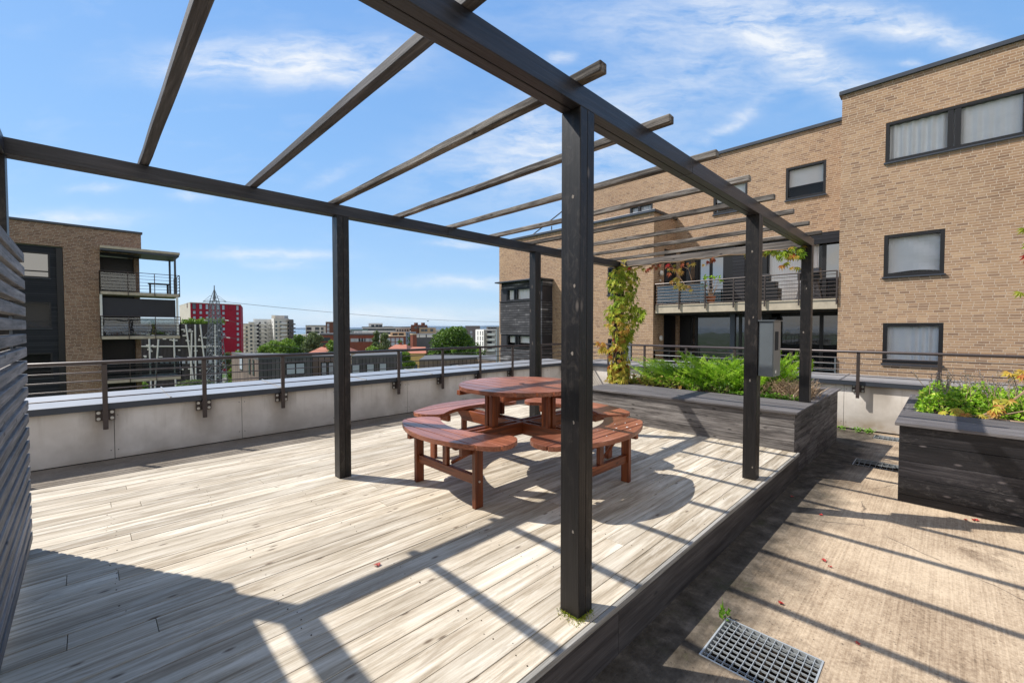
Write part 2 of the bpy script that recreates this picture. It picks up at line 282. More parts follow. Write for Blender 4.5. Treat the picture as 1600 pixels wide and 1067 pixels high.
# ------------------------------------------------------------------ mesh builder
class MB:
    def __init__(s): s.v = []; s.f = []; s.rn = []; s.gc = []; s.mi = []
    def face(s, idx, rn, gcs, mi=0): s.f.append(tuple(idx)); s.rn.append(rn); s.gc.append(gcs); s.mi.append(mi)
    def box(s, a, b, grain=None, rn=None, mi=0, rot=None, piv=None, shear=None):
        a = Vector(a); b = Vector(b); lo = Vector([min(a[i], b[i]) for i in range(3)]); hi = Vector([max(a[i], b[i]) for i in range(3)])
        d = hi-lo
        if grain is None: grain = max(range(3), key=lambda i: d[i])
        rn = random.random() if rn is None else rn
        off = Vector((random.uniform(0, 50), random.uniform(0, 50), random.uniform(0, 50)))
        P = [Vector((x, y, z)) for x in (lo.x, hi.x) for y in (lo.y, hi.y) for z in (lo.z, hi.z)]
        def g(p):
            q = p; o = [q[grain], q[(grain+1) % 3], q[(grain+2) % 3]]; return (o[0]+off.x, o[1]+off.y, o[2]+off.z)
        G = [g(p) for p in P]
        if rot is not None:
            pv = Vector(piv) if piv is not None else (lo+hi)/2
            P = [rot @ (p-pv) + pv for p in P]
        n = len(s.v); s.v += [tuple(p) for p in P]
        for q in ((0, 1, 3, 2), (4, 6, 7, 5), (0, 4, 5, 1), (2, 3, 7, 6), (0, 2, 6, 4), (1, 5, 7, 3)):
            s.face([n+i for i in q], rn, [G[i] for i in q], mi)
    def quad(s, pts, rn=None, mi=0):
        rn = random.random() if rn is None else rn; n = len(s.v); s.v += [tuple(p) for p in pts]
        s.face(range(n, n+len(pts)), rn, [tuple(p) for p in pts], mi)
    def prism(s, poly, z0, z1, grain=0, rn=None, mi=0):
        rn = random.random() if rn is None else rn; off = (random.uniform(0, 50), random.uniform(0, 50), 0)
        n = len(s.v); m = len(poly)
        g = lambda p: ((p[grain]+off[0]), p[1-grain]+off[1], p[2])
        P = [(x, y, z0) for x, y in poly]+[(x, y, z1) for x, y in poly]; s.v += P
        s.face([n+i for i in range(m-1, -1, -1)], rn, [g(P[i]) for i in range(m-1, -1, -1)], mi)
        s.face([n+m+i for i in range(m)], rn, [g(P[m+i]) for i in range(m)], mi)
        for i in range(m):
            j = (i+1) % m; q = (i, j, m+j, m+i); s.face([n+t for t in q], rn, [g(P[t]) for t in q], mi)
    def tube(s, pts, r, n=8, rn=None, mi=0, cap=True):
        rn = random.random() if rn is None else rn; pts = [Vector(p) for p in pts]; rs = r if isinstance(r, (list, tuple)) else [r]*len(pts)
        base = len(s.v); L = 0
        for i, p in enumerate(pts):
            d = (pts[min(i+1, len(pts)-1)]-pts[max(i-1, 0)]).normalized()
            a = d.cross(Vector((0, 0, 1)) if abs(d.z) < .9 else Vector((1, 0, 0))).normalized(); b = d.cross(a)
            for k in range(n):
                t = 2*math.pi*k/n; s.v.append(tuple(p+(a*math.cos(t)+b*math.sin(t))*rs[i]))
        for i in range(len(pts)-1):
            for k in range(n):
                q = (base+i*n+k, base+i*n+(k+1) % n, base+(i+1)*n+(k+1) % n, base+(i+1)*n+k)
                s.face(q, rn, [s.v[t] for t in q], mi)
        if cap:
            q = [base+k for k in range(n)][::-1]; s.face(q, rn, [s.v[t] for t in q], mi)
            q = [base+(len(pts)-1)*n+k for k in range(n)]; s.face(q, rn, [s.v[t] for t in q], mi)
    def kite(s, p, d, nrm, L, W, rn, fold=.25, mi=0):
        d = d.normalized(); side = d.cross(nrm)
        if side.length < 1e-4: side = d.cross(Vector((.3, .5, .8)))
        side.normalize(); up = side.cross(d)
        a = p; c = p+d*L-up*L*.12; m = p+d*L*.45
        l = m+side*W/2+up*W*fold; r = m-side*W/2+up*W*fold
        n = len(s.v); s.v += [tuple(a), tuple(l), tuple(c), tuple(r)]
        s.face((n, n+1, n+2), rn, [s.v[n], s.v[n+1], s.v[n+2]], mi); s.face((n, n+2, n+3), rn, [s.v[n], s.v[n+2], s.v[n+3]], mi)
    def build(s, name, mats, parent=None, smooth=False, bevel=0, loc=(0, 0, 0), fix=False):
        me = bpy.data.meshes.new(name); me.from_pydata(s.v, [], s.f)
        if not isinstance(mats, (list, tuple)): mats = [mats]
        for m in mats: me.materials.append(m)
        me.polygons.foreach_set('material_index', s.mi)
        ar = me.attributes.new('rnd', 'FLOAT', 'CORNER'); ag = me.attributes.new('gc', 'FLOAT_VECTOR', 'CORNER')
        rv = []; gv = []
        for f, r_, g_ in zip(s.f, s.rn, s.gc):
            rv += [r_]*len(f)
            for g in g_: gv += list(g)
        ar.data.foreach_set('value', rv); ag.data.foreach_set('vector', gv)
        if smooth: me.polygons.foreach_set('use_smooth', [True]*len(me.polygons))
        if fix:
            b = bmesh.new(); b.from_mesh(me); bmesh.ops.recalc_face_normals(b, faces=b.faces); b.to_mesh(me); b.free()
        me.update()
        o = bpy.data.objects.new(name, me); o.location = loc; col.objects.link(o)
        if parent: o.parent = parent
        if bevel:
            b = o.modifiers.new('bevel', 'BEVEL'); b.width = bevel; b.segments = 2; b.limit_method = 'ANGLE'; b.angle_limit = R(40)
        return o
def tag(o, label=None, cat=None, group=None, kind=None):
    if label: o['label'] = label
    if cat: o['category'] = cat
    if group: o['group'] = group
    if kind: o['kind'] = kind
    return o
def thing(name, label, cat, loc=(0, 0, 0), rz=0, group=None):
    o = bpy.data.objects.new(name, None); o.empty_display_size = .3; col.objects.link(o); o.location = loc; o.rotation_euler = (0, 0, rz)
    return tag(o, label, cat, group)
def off(t):
    "child location that makes child mesh coordinates absolute in the thing's rotated frame"
    return Matrix.Rotation(-t.rotation_euler.z, 3, 'Z') @ (-Vector(t.location))
def dup(root, loc=None, rz=None, label=None):
    def cp(o, par):
        c = o.copy(); col.objects.link(c)
        if par is not None: c.parent = par
        for ch in list(o.children): cp(ch, c)
        return c
    r_ = cp(root, root.parent)
    if loc is not None: r_.location = loc
    if rz is not None: r_.rotation_euler = (0, 0, rz)
    if label: r_['label'] = label
    return r_
def bx(name, a, b, mat, parent=None, bevel=0, loc=(0, 0, 0), grain=None):
    m = MB(); m.box(a, b, grain); return m.build(name, mat, parent, bevel=bevel, loc=loc)

# ================================================================== TERRACE
def zg(x): return -.26 if x < 5.5 else -.26-.041*(min(x, 9.9)-5.5)
holes = [(2.19, 2.588, .402, .862), (6.85, 7.28, .12, .83), (9.2, 9.62, .05, .85)]
def terrace():
    xs = sorted({-7, -3, 0, 5.5, 9.9} | {h[0] for h in holes} | {h[1] for h in holes})
    ys = sorted({-9, -4, 7.42} | {h[2] for h in holes} | {h[3] for h in holes})
    m = MB()
    for i in range(len(xs)-1):
        for j in range(len(ys)-1):
            cx, cy = (xs[i]+xs[i+1])/2, (ys[j]+ys[j+1])/2
            if any(h[0] < cx < h[1] and h[2] < cy < h[3] for h in holes): continue
            m.quad([(xs[i], ys[j], zg(xs[i])), (xs[i+1], ys[j], zg(xs[i+1])), (xs[i+1], ys[j+1], zg(xs[i+1])), (xs[i], ys[j+1], zg(xs[i]))])
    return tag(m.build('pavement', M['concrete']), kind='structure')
terrace()
bm_ = MB(); bm_.quad([(-7, 5.3, -.252), (9.88, 5.3, -.252), (9.88, 7.41, -.252), (-7, 7.41, -.252)])
# screed strip beside the parapet follows the slight fall of the terrace
bm_ = MB()
for a, b in ((-7, 5.5), (5.5, 9.88)): bm_.quad([(a, 4.9, zg(a)+.004), (b, 4.9, zg(b)+.004), (b, 7.41, zg(b)+.004), (a, 7.41, zg(a)+.004)])
tag(bm_.build('path', M['strip']), kind='structure')

def make_grate(h, label):
    x0, x1, y0, y1 = h; z = min(zg(x0), zg(x1)); t = thing('drain_grate', label, 'drain grate', ((x0+x1)/2, (y0+y1)/2, z), 0, 'drain grates set in the concrete')
    L = off(t); d = .45
    m = MB()
    for q in ([(x0, y0), (x1, y0)], [(x1, y0), (x1, y1)], [(x1, y1), (x0, y1)], [(x0, y1), (x0, y0)]):
        (ax, ay), (b_x, by) = q
        m.quad([(ax, ay, z+.0), (b_x, by, z), (b_x, by, z-d), (ax, ay, z-d)])
    m.quad([(x0, y0, z-d), (x1, y0, z-d), (x1, y1, z-d), (x0, y1, z-d)])
    m.build('pit', M['soil'], t, loc=L)
    f = MB(); w = .008
    for a, b in (((x0, y0), (x1, y0+w)), ((x0, y1-w), (x1, y1)), ((x0, y0+w), (x0+w, y1-w)), ((x1-w, y0+w), (x1, y1-w))):
        f.box((a[0], a[1], z-.04), (b[0], b[1], z+.004))
    f.build('rim', M['galv'], t, loc=L)
    g = MB(); n1, n2 = (10, 13) if x0 < 3 else (3, 13)
    for i in range(1, n2):
        y = y0+(y1-y0)*i/n2 if False else y0+(y1-y0)*i/n2
        g.box((x0+w, y-.0013, z-.012), (x1-w, y+.0013, z+.001))
    for i in range(1, n1):
        x = x0+(x1-x0)*i/n1
        g.box((x-.0012, y0+w, z-.011), (x+.0012, y1-w, z-.0005))
    g.build('grid', M['galv'], t, loc=L)
    return t
make_grate(holes[0], 'nearest steel drain grate in the sunlit concrete, weed growing at its corner')
make_grate(holes[1], 'middle drain grate half in shadow beside the end of the black planter')
make_grate(holes[2], 'farthest drain grate at the foot of the white parapet wall')

# ------------------------------------------------------------------ deck
DX0, DX1, DY0, DY1 = -3.2, 5.665, 1.168, 5.54
deck = thing('wooden_deck', 'raised deck of pale weathered boards under the pergola', 'deck', (DX0, DY0, -.25))
L = off(deck); m = MB(); y = 1.172+.1365-.0; k = 0
rows = [1.308-.1365+.1365*i for i in range(33)]
joints = {}
for i, y0 in enumerate(rows):
    if y0 > DY1-.05: break
    gp = .0012+.0022*random.Random(i*7).random(); y0_ = y0+gp; y1_ = min(y0+.1365-.0016, DY1)
    r_ = random.Random(100+i); cuts = [DX0]; x = DX0+r_.uniform(.8, 3.6)
    while x < DX1-.4: cuts.append(x); x += r_.uniform(3.2, 5.2)
    cuts.append(DX1)
    for a, b in zip(cuts[:-1], cuts[1:]):
        m.box((a+.0012, y0_, -.028), (b-.0012, y1_, r_.uniform(-.0012, .0012)), 0, r_.random())
        joints.setdefault(i, []).append((a, b))
deck_b = m.build('boards', M['deck'], deck, bevel=.002, loc=L)
m = MB()                                        # screw heads in pairs over the joists
for i, y0 in enumerate(rows):
    if y0 > 4.6: break
    for j in range(15):
        x = DX0+.3+.6*j
        if x > DX1-.05 or x < -.3 or random.random() < .45: continue
        for dy in (.03, .105):
            cx, cy = x+random.uniform(-.03, .03), y0+dy+random.uniform(-.006, .006)
            sr = random.uniform(.002, .0042); m.prism([(cx+sr*math.cos(t), cy+sr*math.sin(t)) for t in [q*math.pi/3 for q in range(6)]], .0005, .0022)
m.build('screws', M['dkbark'], deck, loc=L)['kind'] = 'stuff'
bx('nosing', (DX0, DY0-.022, -.03), (DX1+.02, DY0+.001, .0015), M['nosing'], deck, .003, L)
m = MB(); m.box((DX0, DY0-.018, -.27), (1.9, DY0, -.032), 0); m.box((1.903, DY0-.018, -.27), (DX1-.01, DY0, -.032), 0)
m.build('fascia', M['fascia'], deck, loc=L)
m = MB(); m.box((DX0, DY1-.02, -.26), (DX1, DY1-.002, -.03), 0); m.build('back_fascia', M['fascia'], deck, loc=L)
m = MB(); m.box((DX0+.05, DY0+.1, -.24), (DX1-.05, DY1-.1, -.06)); m.build('joists', M['soil'], deck, loc=L)

# ------------------------------------------------------------------ pergola
per = thing('pergola', 'dark stained timber pergola with open rafters over the deck', 'pergola', (-.43, 1.22, 0)); L = off(per)
YF0, YF1, YB0, YB1 = 1.2204, 1.3324, 3.947, 4.059
ZB, ZT, ZR = 2.432, 2.532, 2.580
def post(x, y0, z0, z1=None, lab=None):
    w = .112; m = MB()
    m.box((x, y0, z0), (x+w/2-.0008, y0+w, ZB), 2); m.box((x+w/2+.0008, y0, z0), (x+w, y0+w, ZB), 2)
    o = m.build('post', M['post'], per, bevel=.003, loc=L)
    if lab: o['label'] = lab
    return o
P1 = post(1.655, YF0, .001, lab='thick corner post nearest the camera with moss at its foot'); post(4.3514, YF0, .001, lab='front post carrying the grey cabinet'); post(6.485, YF0, .459)
post(1.655, YB0, .001); post(4.3514, YB0, .001); post(6.485, YB0, .459, lab='back post covered by the autumn vine'); post(-.43, YB0, .001); post(-.43, YF0, .001)
m = MB()                                         # moss collar at the foot of the near post
for i in range(420):
    s_ = random.random()*2; k_ = int(s_); u = s_-k_; w = .112
    px, py = [(1.655+u*w, YF0-.003), (1.655-.003, YF0+u*w), (1.655+w+.003, YF0+u*w), (1.655+u*w, YF0+w+.003)][k_]
    dx = random.gauss(0, .007); dy = random.gauss(0, .007)
    if random.random() < .25 and k_ < 2: dx -= abs(random.gauss(0, .025)); dy -= abs(random.gauss(0, .02))
    m.kite(Vector((px+dx, py+dy, .002)), Vector((random.gauss(0, .5), random.gauss(0, .5), 1)), Vector((random.gauss(0, 1), random.gauss(0, 1), .2)), random.uniform(.004, .013), .006, random.random()*.8)
mo = m.build('moss', M['yellowleaf'], P1); mo['kind'] = 'stuff'
for x_, y_, zs_ in ((1.655, YF0, (.42, .95, 1.28, 1.60, 2.02)), (4.3514, YF0, (.12, .92, 1.50, 2.1)), (6.485, YF0, (1.35, 1.9))):
    m = MB()
    for z_ in zs_:
        yy = y_+.056+random.uniform(-.03, .02); r0 = random.uniform(.006, .010)
        n0 = len(m.v); pts_ = [(x_-.0012, yy+r0*random.uniform(.6, 1.2)*math.cos(t), z_+r0*random.uniform(.9, 1.7)*math.sin(t)) for t in [q*math.pi/5 for q in range(10)]]
        m.quad(pts_)
    m.build('screw_plugs', M['plug'], per, loc=L)
def beam(y0):
    m = MB(); w = .112
    for a, b in ((-.43, 2.9), (2.903, 6.597)):
        m.box((a, y0, ZB+.001), (b, y0+w/2-.002, ZT), 0); m.box((a, y0+w/2+.002, ZB+.001), (b, y0+w, ZT), 0)
    m.build('beam', M['beam'], per, bevel=.003, loc=L)
beam(YF0); beam(YB0)
for x in (-.43, 6.485):
    m = MB(); m.box((x, YF1+.002, ZB-.004), (x+.112, YB0-.002, ZT-.004), 1); m.build('cross_beam', M['beam'] if x < 0 else M['planter'], per, bevel=.004, loc=L)
for k in range(-2, 8):
    x1 = 1.6847+.6714*k; x0 = x1-.052
    # old boards: split, rounded, slightly crooked
    m = MB(); rr = random.Random(k+40); n = 14; ys = [1.098+(4.19-1.098)*i/n for i in range(n+1)]
    jit = [(rr.uniform(-.0012, .0012), rr.uniform(-.0008, .0008)) for _ in ys]; offx = (rr.uniform(0, 40), rr.uniform(0, 40)); rn = rr.random()
    base = len(m.v); cs = [(x0, ZT+.0015), (x1, ZT+.0015), (x1, ZR), (x0, ZR)]
    for (yy, (jx, jz)) in zip(ys, jit):
        for q, (a, b) in enumerate(cs): m.v.append((a+jx+(rr.uniform(-.0015, .0015) if q > 1 and k > -1 else 0), yy, b+(jz if q < 2 else jz+(rr.uniform(-.003, .0012) if k > -1 else 0))))
    g = lambda t: (m.v[t][1]+offx[0], m.v[t][0]+offx[1], m.v[t][2])
    for i in range(n):
        for q in range(4):
            f = (base+i*4+q, base+(i+1)*4+q, base+(i+1)*4+(q+1) % 4, base+i*4+(q+1) % 4); m.face(f[::-1], rn, [g(t) for t in f[::-1]])
    m.face([base+q for q in range(4)], rn, [g(base+q) for q in range(4)]); m.face([base+n*4+q for q in (3, 2, 1, 0)], rn, [g(base+n*4+q) for q in (3, 2, 1, 0)])
    o = m.build('rafter', M['raftern'] if k < 0 else M['rafter'], per, bevel=.003 if k < 0 else .005, loc=L, fix=True)

# ------------------------------------------------------------------ slatted screen
scn = thing('slatted_screen', 'grey horizontal slat screen at the left end of the deck', 'screen', (-.285, 2.7, 0)); L = off(scn)
for x, y in ((-.318, 1.36), (-.318, 2.62), (-.318, 3.82)):
    bx('upright', (x-.05, y, .001), (x+.0055, y+.09, 1.88), M['post'], scn, .002, L)
for i in range(22):
    z = .05+.0838*i
    sl = bx('slat', (-.311, 1.22, z), (-.263, 4.09+random.uniform(-.006, .006), z+.058), M['slat'], scn, .005, L)

# ------------------------------------------------------------------ cabinet on post
cb = thing('metal_cabinet', 'grey metal electrical cabinet fixed to the side of a pergola post', 'cabinet', (4.37, 1.2, .96)); L = off(cb)
bx('housing', (4.372, 1.095, .962), (4.60, 1.219, 1.462), M['boxmetal'], cb, .004, L)
bx('door', (4.362, 1.100, .968), (4.371, 1.213, 1.452), M['boxmetal'], cb, .002, L)
bx('lid', (4.352, 1.085, 1.463), (4.63, 1.2195, 1.472), M['boxmetal'], cb, .002, L)
bx('meter_window', (4.41, 1.0935, 1.20), (4.52, 1.0955, 1.37), M['black'], cb, 0, L)
m = MB()
for z in (1.005,): m.box((4.43, 1.0925, z-.012), (4.46, 1.0948, z+.014))
m.build('sticker', M['white'], cb, loc=L)

# ------------------------------------------------------------------ picnic table
TX, TY = 3.08, 2.975
pt = thing('picnic_table', 'round red-brown picnic table with four curved attached benches', 'picnic table', (TX, TY, 0)); L = (0, 0, 0)
def clip(poly, ax, val, keep_less):
    out = []
    for i in range(len(poly)):
        a, b = poly[i], poly[(i+1) % len(poly)]
        ia = (a[ax] <= val) if keep_less else (a[ax] >= val); ib = (b[ax] <= val) if keep_less else (b[ax] >= val)
        if ia: out.append(a)
        if ia != ib:
            t = (val-a[ax])/(b[ax]-a[ax]); p = [0, 0]; p[ax] = val; p[1-ax] = a[1-ax]+(b[1-ax]-a[1-ax])*t; out.append(tuple(p))
    return out
circ = [(.622*math.cos(t), .622*math.sin(t)) for t in [2*math.pi*i/72 for i in range(72)]]
m = MB(); n = 9; w = 1.244/n
for i in range(n):
    a, b = -.622+w*i+.0075, -.622+w*(i+1)-.0075
    p = clip(clip(circ, 0, a, False), 0, b, True); m.prism(p, .811, .85, 1)
top = m.build('tabletop', M['redtop'], pt, bevel=.005)
m = MB(); m.prism([(.03*math.cos(t), .03*math.sin(t)) for t in [q*math.pi/6 for q in range(12)]], .8505, .8515); m.build('parasol_hole', M['black'], top)
m = MB()
for s in (-1, 1): m.box((-.56, s*.30-.025, .765), (.56, s*.30+.025, .81), 0)
m.box((-.025, -.56, .762), (.025, .56, .806), 1)
m.build('top_bearer', M['red'], pt, bevel=.003)
outer = [(1.155*math.cos(t), 1.155*math.sin(t)) for t in [R(-32+64*i/20) for i in range(21)]]
inner = [(.80*math.cos(t), .80*math.sin(t)) for t in [R(37-74*i/20) for i in range(21)]]
def endcap(p, q, bulge):
    out = []; P_, Q_ = Vector(p), Vector(q); mid = (P_+Q_)/2; ax = (P_-Q_)/2; nn = Vector((-ax.y, ax.x)).normalized()*bulge
    for i in range(1, 10):
        t = math.pi*i/10; v = mid+ax*math.cos(t)+nn*math.sin(t); out.append((v.x, v.y))
    return out
seatpoly = outer+endcap(outer[-1], inner[0], .125)+inner+endcap(inner[-1], outer[0], .125)
for k, ang in enumerate((180, 270, 0, 90)):
    Rm = Matrix.Rotation(R(ang), 3, 'Z'); rz = R(ang)
    labs = ['curved bench seat nearest the left post', 'curved bench seat with white bird droppings', None, None]
    m = MB()
    for a, b in ((.5, .903), (.913, 1.026), (1.036, 1.3)):
        m.prism(clip(clip(seatpoly, 0, a, False), 0, b, True), .491, .53, 1)
    o = m.build('seat', M['redtop'], pt, bevel=.005); o.rotation_euler = (0, 0, rz)
    if labs[k]: o['label'] = labs[k]
    if k == 1:
        d = MB(); rr = random.Random(3)
        for (x, y) in ((.86, .33), (.93, .12), (.955, .2), (1.0, .47), (1.06, .25), (.9, .44), (.88, .02), (.99, .1), (1.05, -.1), (1.0, .3)):
            rad = rr.uniform(.003, .009); d.prism([(x+rad*(.7+.5*rr.random())*math.cos(t), y+rad*1.5*(.7+.5*rr.random())*math.sin(t)) for t in [q*math.pi/5 for q in range(10)]], .5302, .5312)
        d.build('bird_droppings', M['white'], o)
    for s in (-1, 1):
        lg = bx('leg', (.885, s*.415-.02, 0.001), (.965, s*.415+.02, .489), M['red'], pt, .003); lg.rotation_euler = (0, 0, rz)
        m = MB(); 
        for z in ((.21,) ): m.tube([(.925, s*.415+s*.02, z), (.925, s*.415+s*.026, z)], .009, 8)
        for hy in (.9,): pass
        bo = m.build('bolt', M['bolt'], lg)
        br = bx('seat_bearer', (.70, s*.415-s*.02-s*.042 if s > 0 else s*.415-s*.02, .42), (1.06, s*.415-s*.022 if s > 0 else s*.415-s*.022+.04, .488), M['red'], pt, .003)
        br.rotation_euler = (0, 0, rz)
    st = bx('stretcher', (.90, -.394, .18), (.945, .394, .25), M['red'], pt, .003); st.rotation_euler = (0, 0, rz)
    bx('stub', (.905, -.03, .25), (.94, .03, .485), M['red'], pt, .002).rotation_euler = (0, 0, rz)
    tl = bx('table_leg', (.34, -.022, .44), (.42, .022, .805), M['red'], pt, .003); tl.rotation_euler = (0, 0, rz)
    tl2 = bx('table_leg', (.335, -.085, .487), (.415, -.047, .805), M['red'], pt, .003); tl2.rotation_euler = (0, 0, rz)
    m = MB()
    for y in (.0, -.06): m.tube([(.42 if y == 0 else .415, y+.0, .775), (.424 if y == 0 else .419, y, .775)], .008, 8)
    m.build('bolt', M['bolt'], tl)
for k, ang in enumerate((0, 90)):
    m = MB()
    for s in (-1, 1):
        y = s*.045; n0 = len(m.v)
        m.box((-1.0, y-.02, .365+.002*k), (1.0, y+.02, .485-.003*k), 0)
        for i in range(n0, n0+8):                # slanted ends
            v = m.v[i]
            if v[2] < .4: m.v[i] = (v[0]*.87, v[1], v[2])
    o = m.build('frame_rail', M['red'], pt, bevel=.003); o.rotation_euler = (0, 0, R(ang))
for ang in (180, 270):                             # diagonal knee braces
    m = MB(); m.tube([(.90, .36, .44), (.90, .05, .27)], .016, 4); m.build('brace', M['red'], pt).rotation_euler = (0, 0, R(ang))

# ------------------------------------------------------------------ planters
def planter(name, lab, x0, x1, y0, y1, zt, mat, nb, fronttop, slats=True):
    t = thing(name, lab, 'planter', (x0, (y0+y1)/2, zg(x0))); L = off(t)
    zb = zg(x1)+.01
    hgt = (zt-.03-zb)/nb
    for nm, c in (('front_boards', 0), ('side_boards', 1), ('side_boards', 2), ('back_boards', 3)):
        m = MB()
        for i in range(nb):
            a, b = zb+hgt*i+.002, zb+hgt*(i+1)-.002; j = random.uniform(-.0015, .0015)
            if c == 0: m.box((x0+.012+j, y0+.012, a), (x0+.04+j, y1-.012, b), 1)
            if c == 3: m.box((x1-.04, y0+.012, a), (x1-.012, y1-.012, b), 1)
            if c in (1, 2):
                yy = (y0+.012+j, y0+.04+j) if c == 1 else (y1-.04+j, y1-.012+j)
                cut = [x0+.041]; x = x0+.041+random.uniform(.5, 1.2)
                while x < x1-.3 and slats: cut.append(x); x += random.uniform(.5, 1.3)
                cut.append(x1-.041)
                for p, q in zip(cut[:-1], cut[1:]): m.box((p+.001, yy[0]+random.uniform(-.0015, .0015), a), (q-.001, yy[1], b), 0)
        m.build(nm, mat, t, bevel=.002, loc=L)
    m = MB(); bs = fronttop
    w = bs/2
    for i in range(2): m.box((x0-.025+w*i+.002, y0-.02, zt-.028), (x0-.025+w*(i+1)-.002, y1+.02, zt+random.uniform(-.001, .001)), 1)
    x = x0-.025+bs+.002
    m.box((x, y0-.02, zt-.030), (x1+.02, y0+.12, zt-.004), 0); m.box((x, y1-.12, zt-.030), (x1+.02, y1+.02, zt-.004), 0); m.box((x1-.12, y0+.122, zt-.030), (x1+.018, y1-.122, zt-.005), 1)
    m.build('bench_top', M['bench'], t, bevel=.003, loc=L)
    m = MB(); n = 10
    xs = [x-.01+(x1-.1-x)*i/n for i in range(n+1)]; ys = [y0+.1+(y1-y0-.2)*i/n for i in range(n+1)]
    H = {(i, j): zt-.05+random.uniform(-.03, .03) for i in range(n+1) for j in range(n+1)}
    for i in range(n):
        for j in range(n): m.quad([(xs[i], ys[j], H[i, j]), (xs[i+1], ys[j], H[i+1, j]), (xs[i+1], ys[j+1], H[i+1, j+1]), (xs[i], ys[j+1], H[i, j+1])])
    m.build('soil', M['soil'], t, smooth=True, loc=L)
    return t
pl1 = planter('planter', 'long grey planter with bench-like top at the back of the deck', 5.66, 8.38, 1.188, 4.06, .457, M['planter'], 5, .90)
pl2 = planter('planter', 'black stained planter on the sunlit concrete at the right edge', 5.54, 8.02, -3.4, .325, .499, M['planter2'], 5, .86, False)

# ------------------------------------------------------------------ parapet walls and railings, local frame: x along, y outward from terrace, z up
def parapet(name, lab, rz, loc, x0, x1, yf, zb, ztop, joint0, seams, wallw):
    t = thing(name, lab, 'parapet wall', loc, rz); L = off(t)
    j = joint0
    xs = [x0]
    while j < x1: 
        if j > x0+.05: xs.append(j)
        j += 1.405
    xs.append(x1)
    for a, b in zip(xs[:-1], xs[1:]):
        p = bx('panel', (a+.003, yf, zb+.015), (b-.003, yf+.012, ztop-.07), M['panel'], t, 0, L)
        m = MB()
        for x in (a+.035, b-.035):
            for z in (zb+.12, ztop-.16): m.tube([(x, yf, z), (x, yf-.003, z)], .006, 6)
        m.build('screws', M['charcoal'], p, loc=(0, 0, 0))
    m = MB(); m.box((x0, yf+.0125, zb-9), (x1, yf+wallw-.12, ztop-.012)); m.build('core', M['black'], t, loc=L)
    xs = [x0]+seams+[x1]
    m = MB(); m.box((x0, yf-.06, ztop-.075), (x1, yf-.045, ztop-.001)); m.build('gutter_fascia', M['capdark'], t, bevel=.003, loc=L)
    m = MB()
    for a, b in zip(xs[:-1], xs[1:]):
        n0 = len(m.v); m.box((a+.004, yf-.062, ztop), (b-.004, yf+wallw, ztop+.006))
        for i in range(n0, n0+8):
            v = m.v[i]; m.v[i] = (v[0], v[1], v[2]+(.028 if v[1] > yf+.3 else 0))
    m.build('cap', M['cap'], t, bevel=.002, loc=L)
    m = MB()
    for s in seams:
        n0 = len(m.v); m.box((s-.008, yf-.06, ztop), (s+.008, yf+wallw, ztop+.022))
        for i in range(n0, n0+8):
            v = m.v[i]; m.v[i] = (v[0], v[1], v[2]+(.028 if v[1] > yf+.3 else 0))
    m.build('seam', M['cap'], t, loc=L)
    return t
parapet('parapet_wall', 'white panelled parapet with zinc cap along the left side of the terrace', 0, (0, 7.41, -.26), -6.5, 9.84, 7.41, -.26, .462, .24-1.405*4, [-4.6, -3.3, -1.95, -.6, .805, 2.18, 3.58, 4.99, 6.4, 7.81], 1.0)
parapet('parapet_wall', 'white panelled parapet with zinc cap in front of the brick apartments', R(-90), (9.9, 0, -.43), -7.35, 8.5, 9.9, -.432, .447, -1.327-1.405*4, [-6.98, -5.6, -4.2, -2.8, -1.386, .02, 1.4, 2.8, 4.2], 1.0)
def railing(name, lab, rz, loc, x0, x1, yr, posts):
    t = thing(name, lab, 'railing', loc, rz); L = off(t); li = L.length
    m = MB(); m.tube([(x0, yr, .978), (x1, yr, .978)], .0245, 12); m.build('handrail', M['metal'], t, smooth=True, loc=L)
    for z in (.865, .760, .654, .548):
        m = MB(); m.tube([(x0, yr, z), (x1, yr, z)], .0075, 8); m.build('rod', M['metal'], t, smooth=True, loc=L)
    base = None
    for x in posts:
        if base is None:
            m = MB(); m.box((-.025, yr-.012, .15), (.025, yr+.02, .955)); base = m.build('post', M['metal'], t, bevel=.003, loc=L+Vector((x, 0, 0)))
            br = MB(); br.box((-.09, yr+.078, .25), (.09, yr+.0895, .38)); br.box((-.03, yr+.02, .26), (.03, yr+.078, .37)); pb = br.build('bracket', M['metal'], base, bevel=.002)
            b2 = MB()
            for u in (-.062, .062):
                for z in (.275, .350):
                    b2.tube([(u, yr+.078, z), (u, yr+.072, z)], .019, 12); b2.tube([(u, yr+.072, z), (u, yr+.062, z)], .009, 6)
            b2.build('bolts', M['bolt'], pb)
        else:
            c = base.copy(); col.objects.link(c); c.parent = t; c.location = L+Vector((x, 0, 0))
            for ch in base.children:
                d = ch.copy(); col.objects.link(d); d.parent = c
                for g in ch.children: e = g.copy(); col.objects.link(e); e.parent = d
    return t
railing('railing', 'brown metal railing with thin rods along the left parapet', 0, (0, 7.31, .15), -6.4, 9.8, 7.31, [.16+1.0135*k for k in range(-5, 10)])
railing('railing', 'brown metal railing with thin rods in front of the brick building', R(-90), (9.8, 0, .14), -7.31, 8.4, 9.8, [-1.12+1.035*k for k in range(-5, 9)])

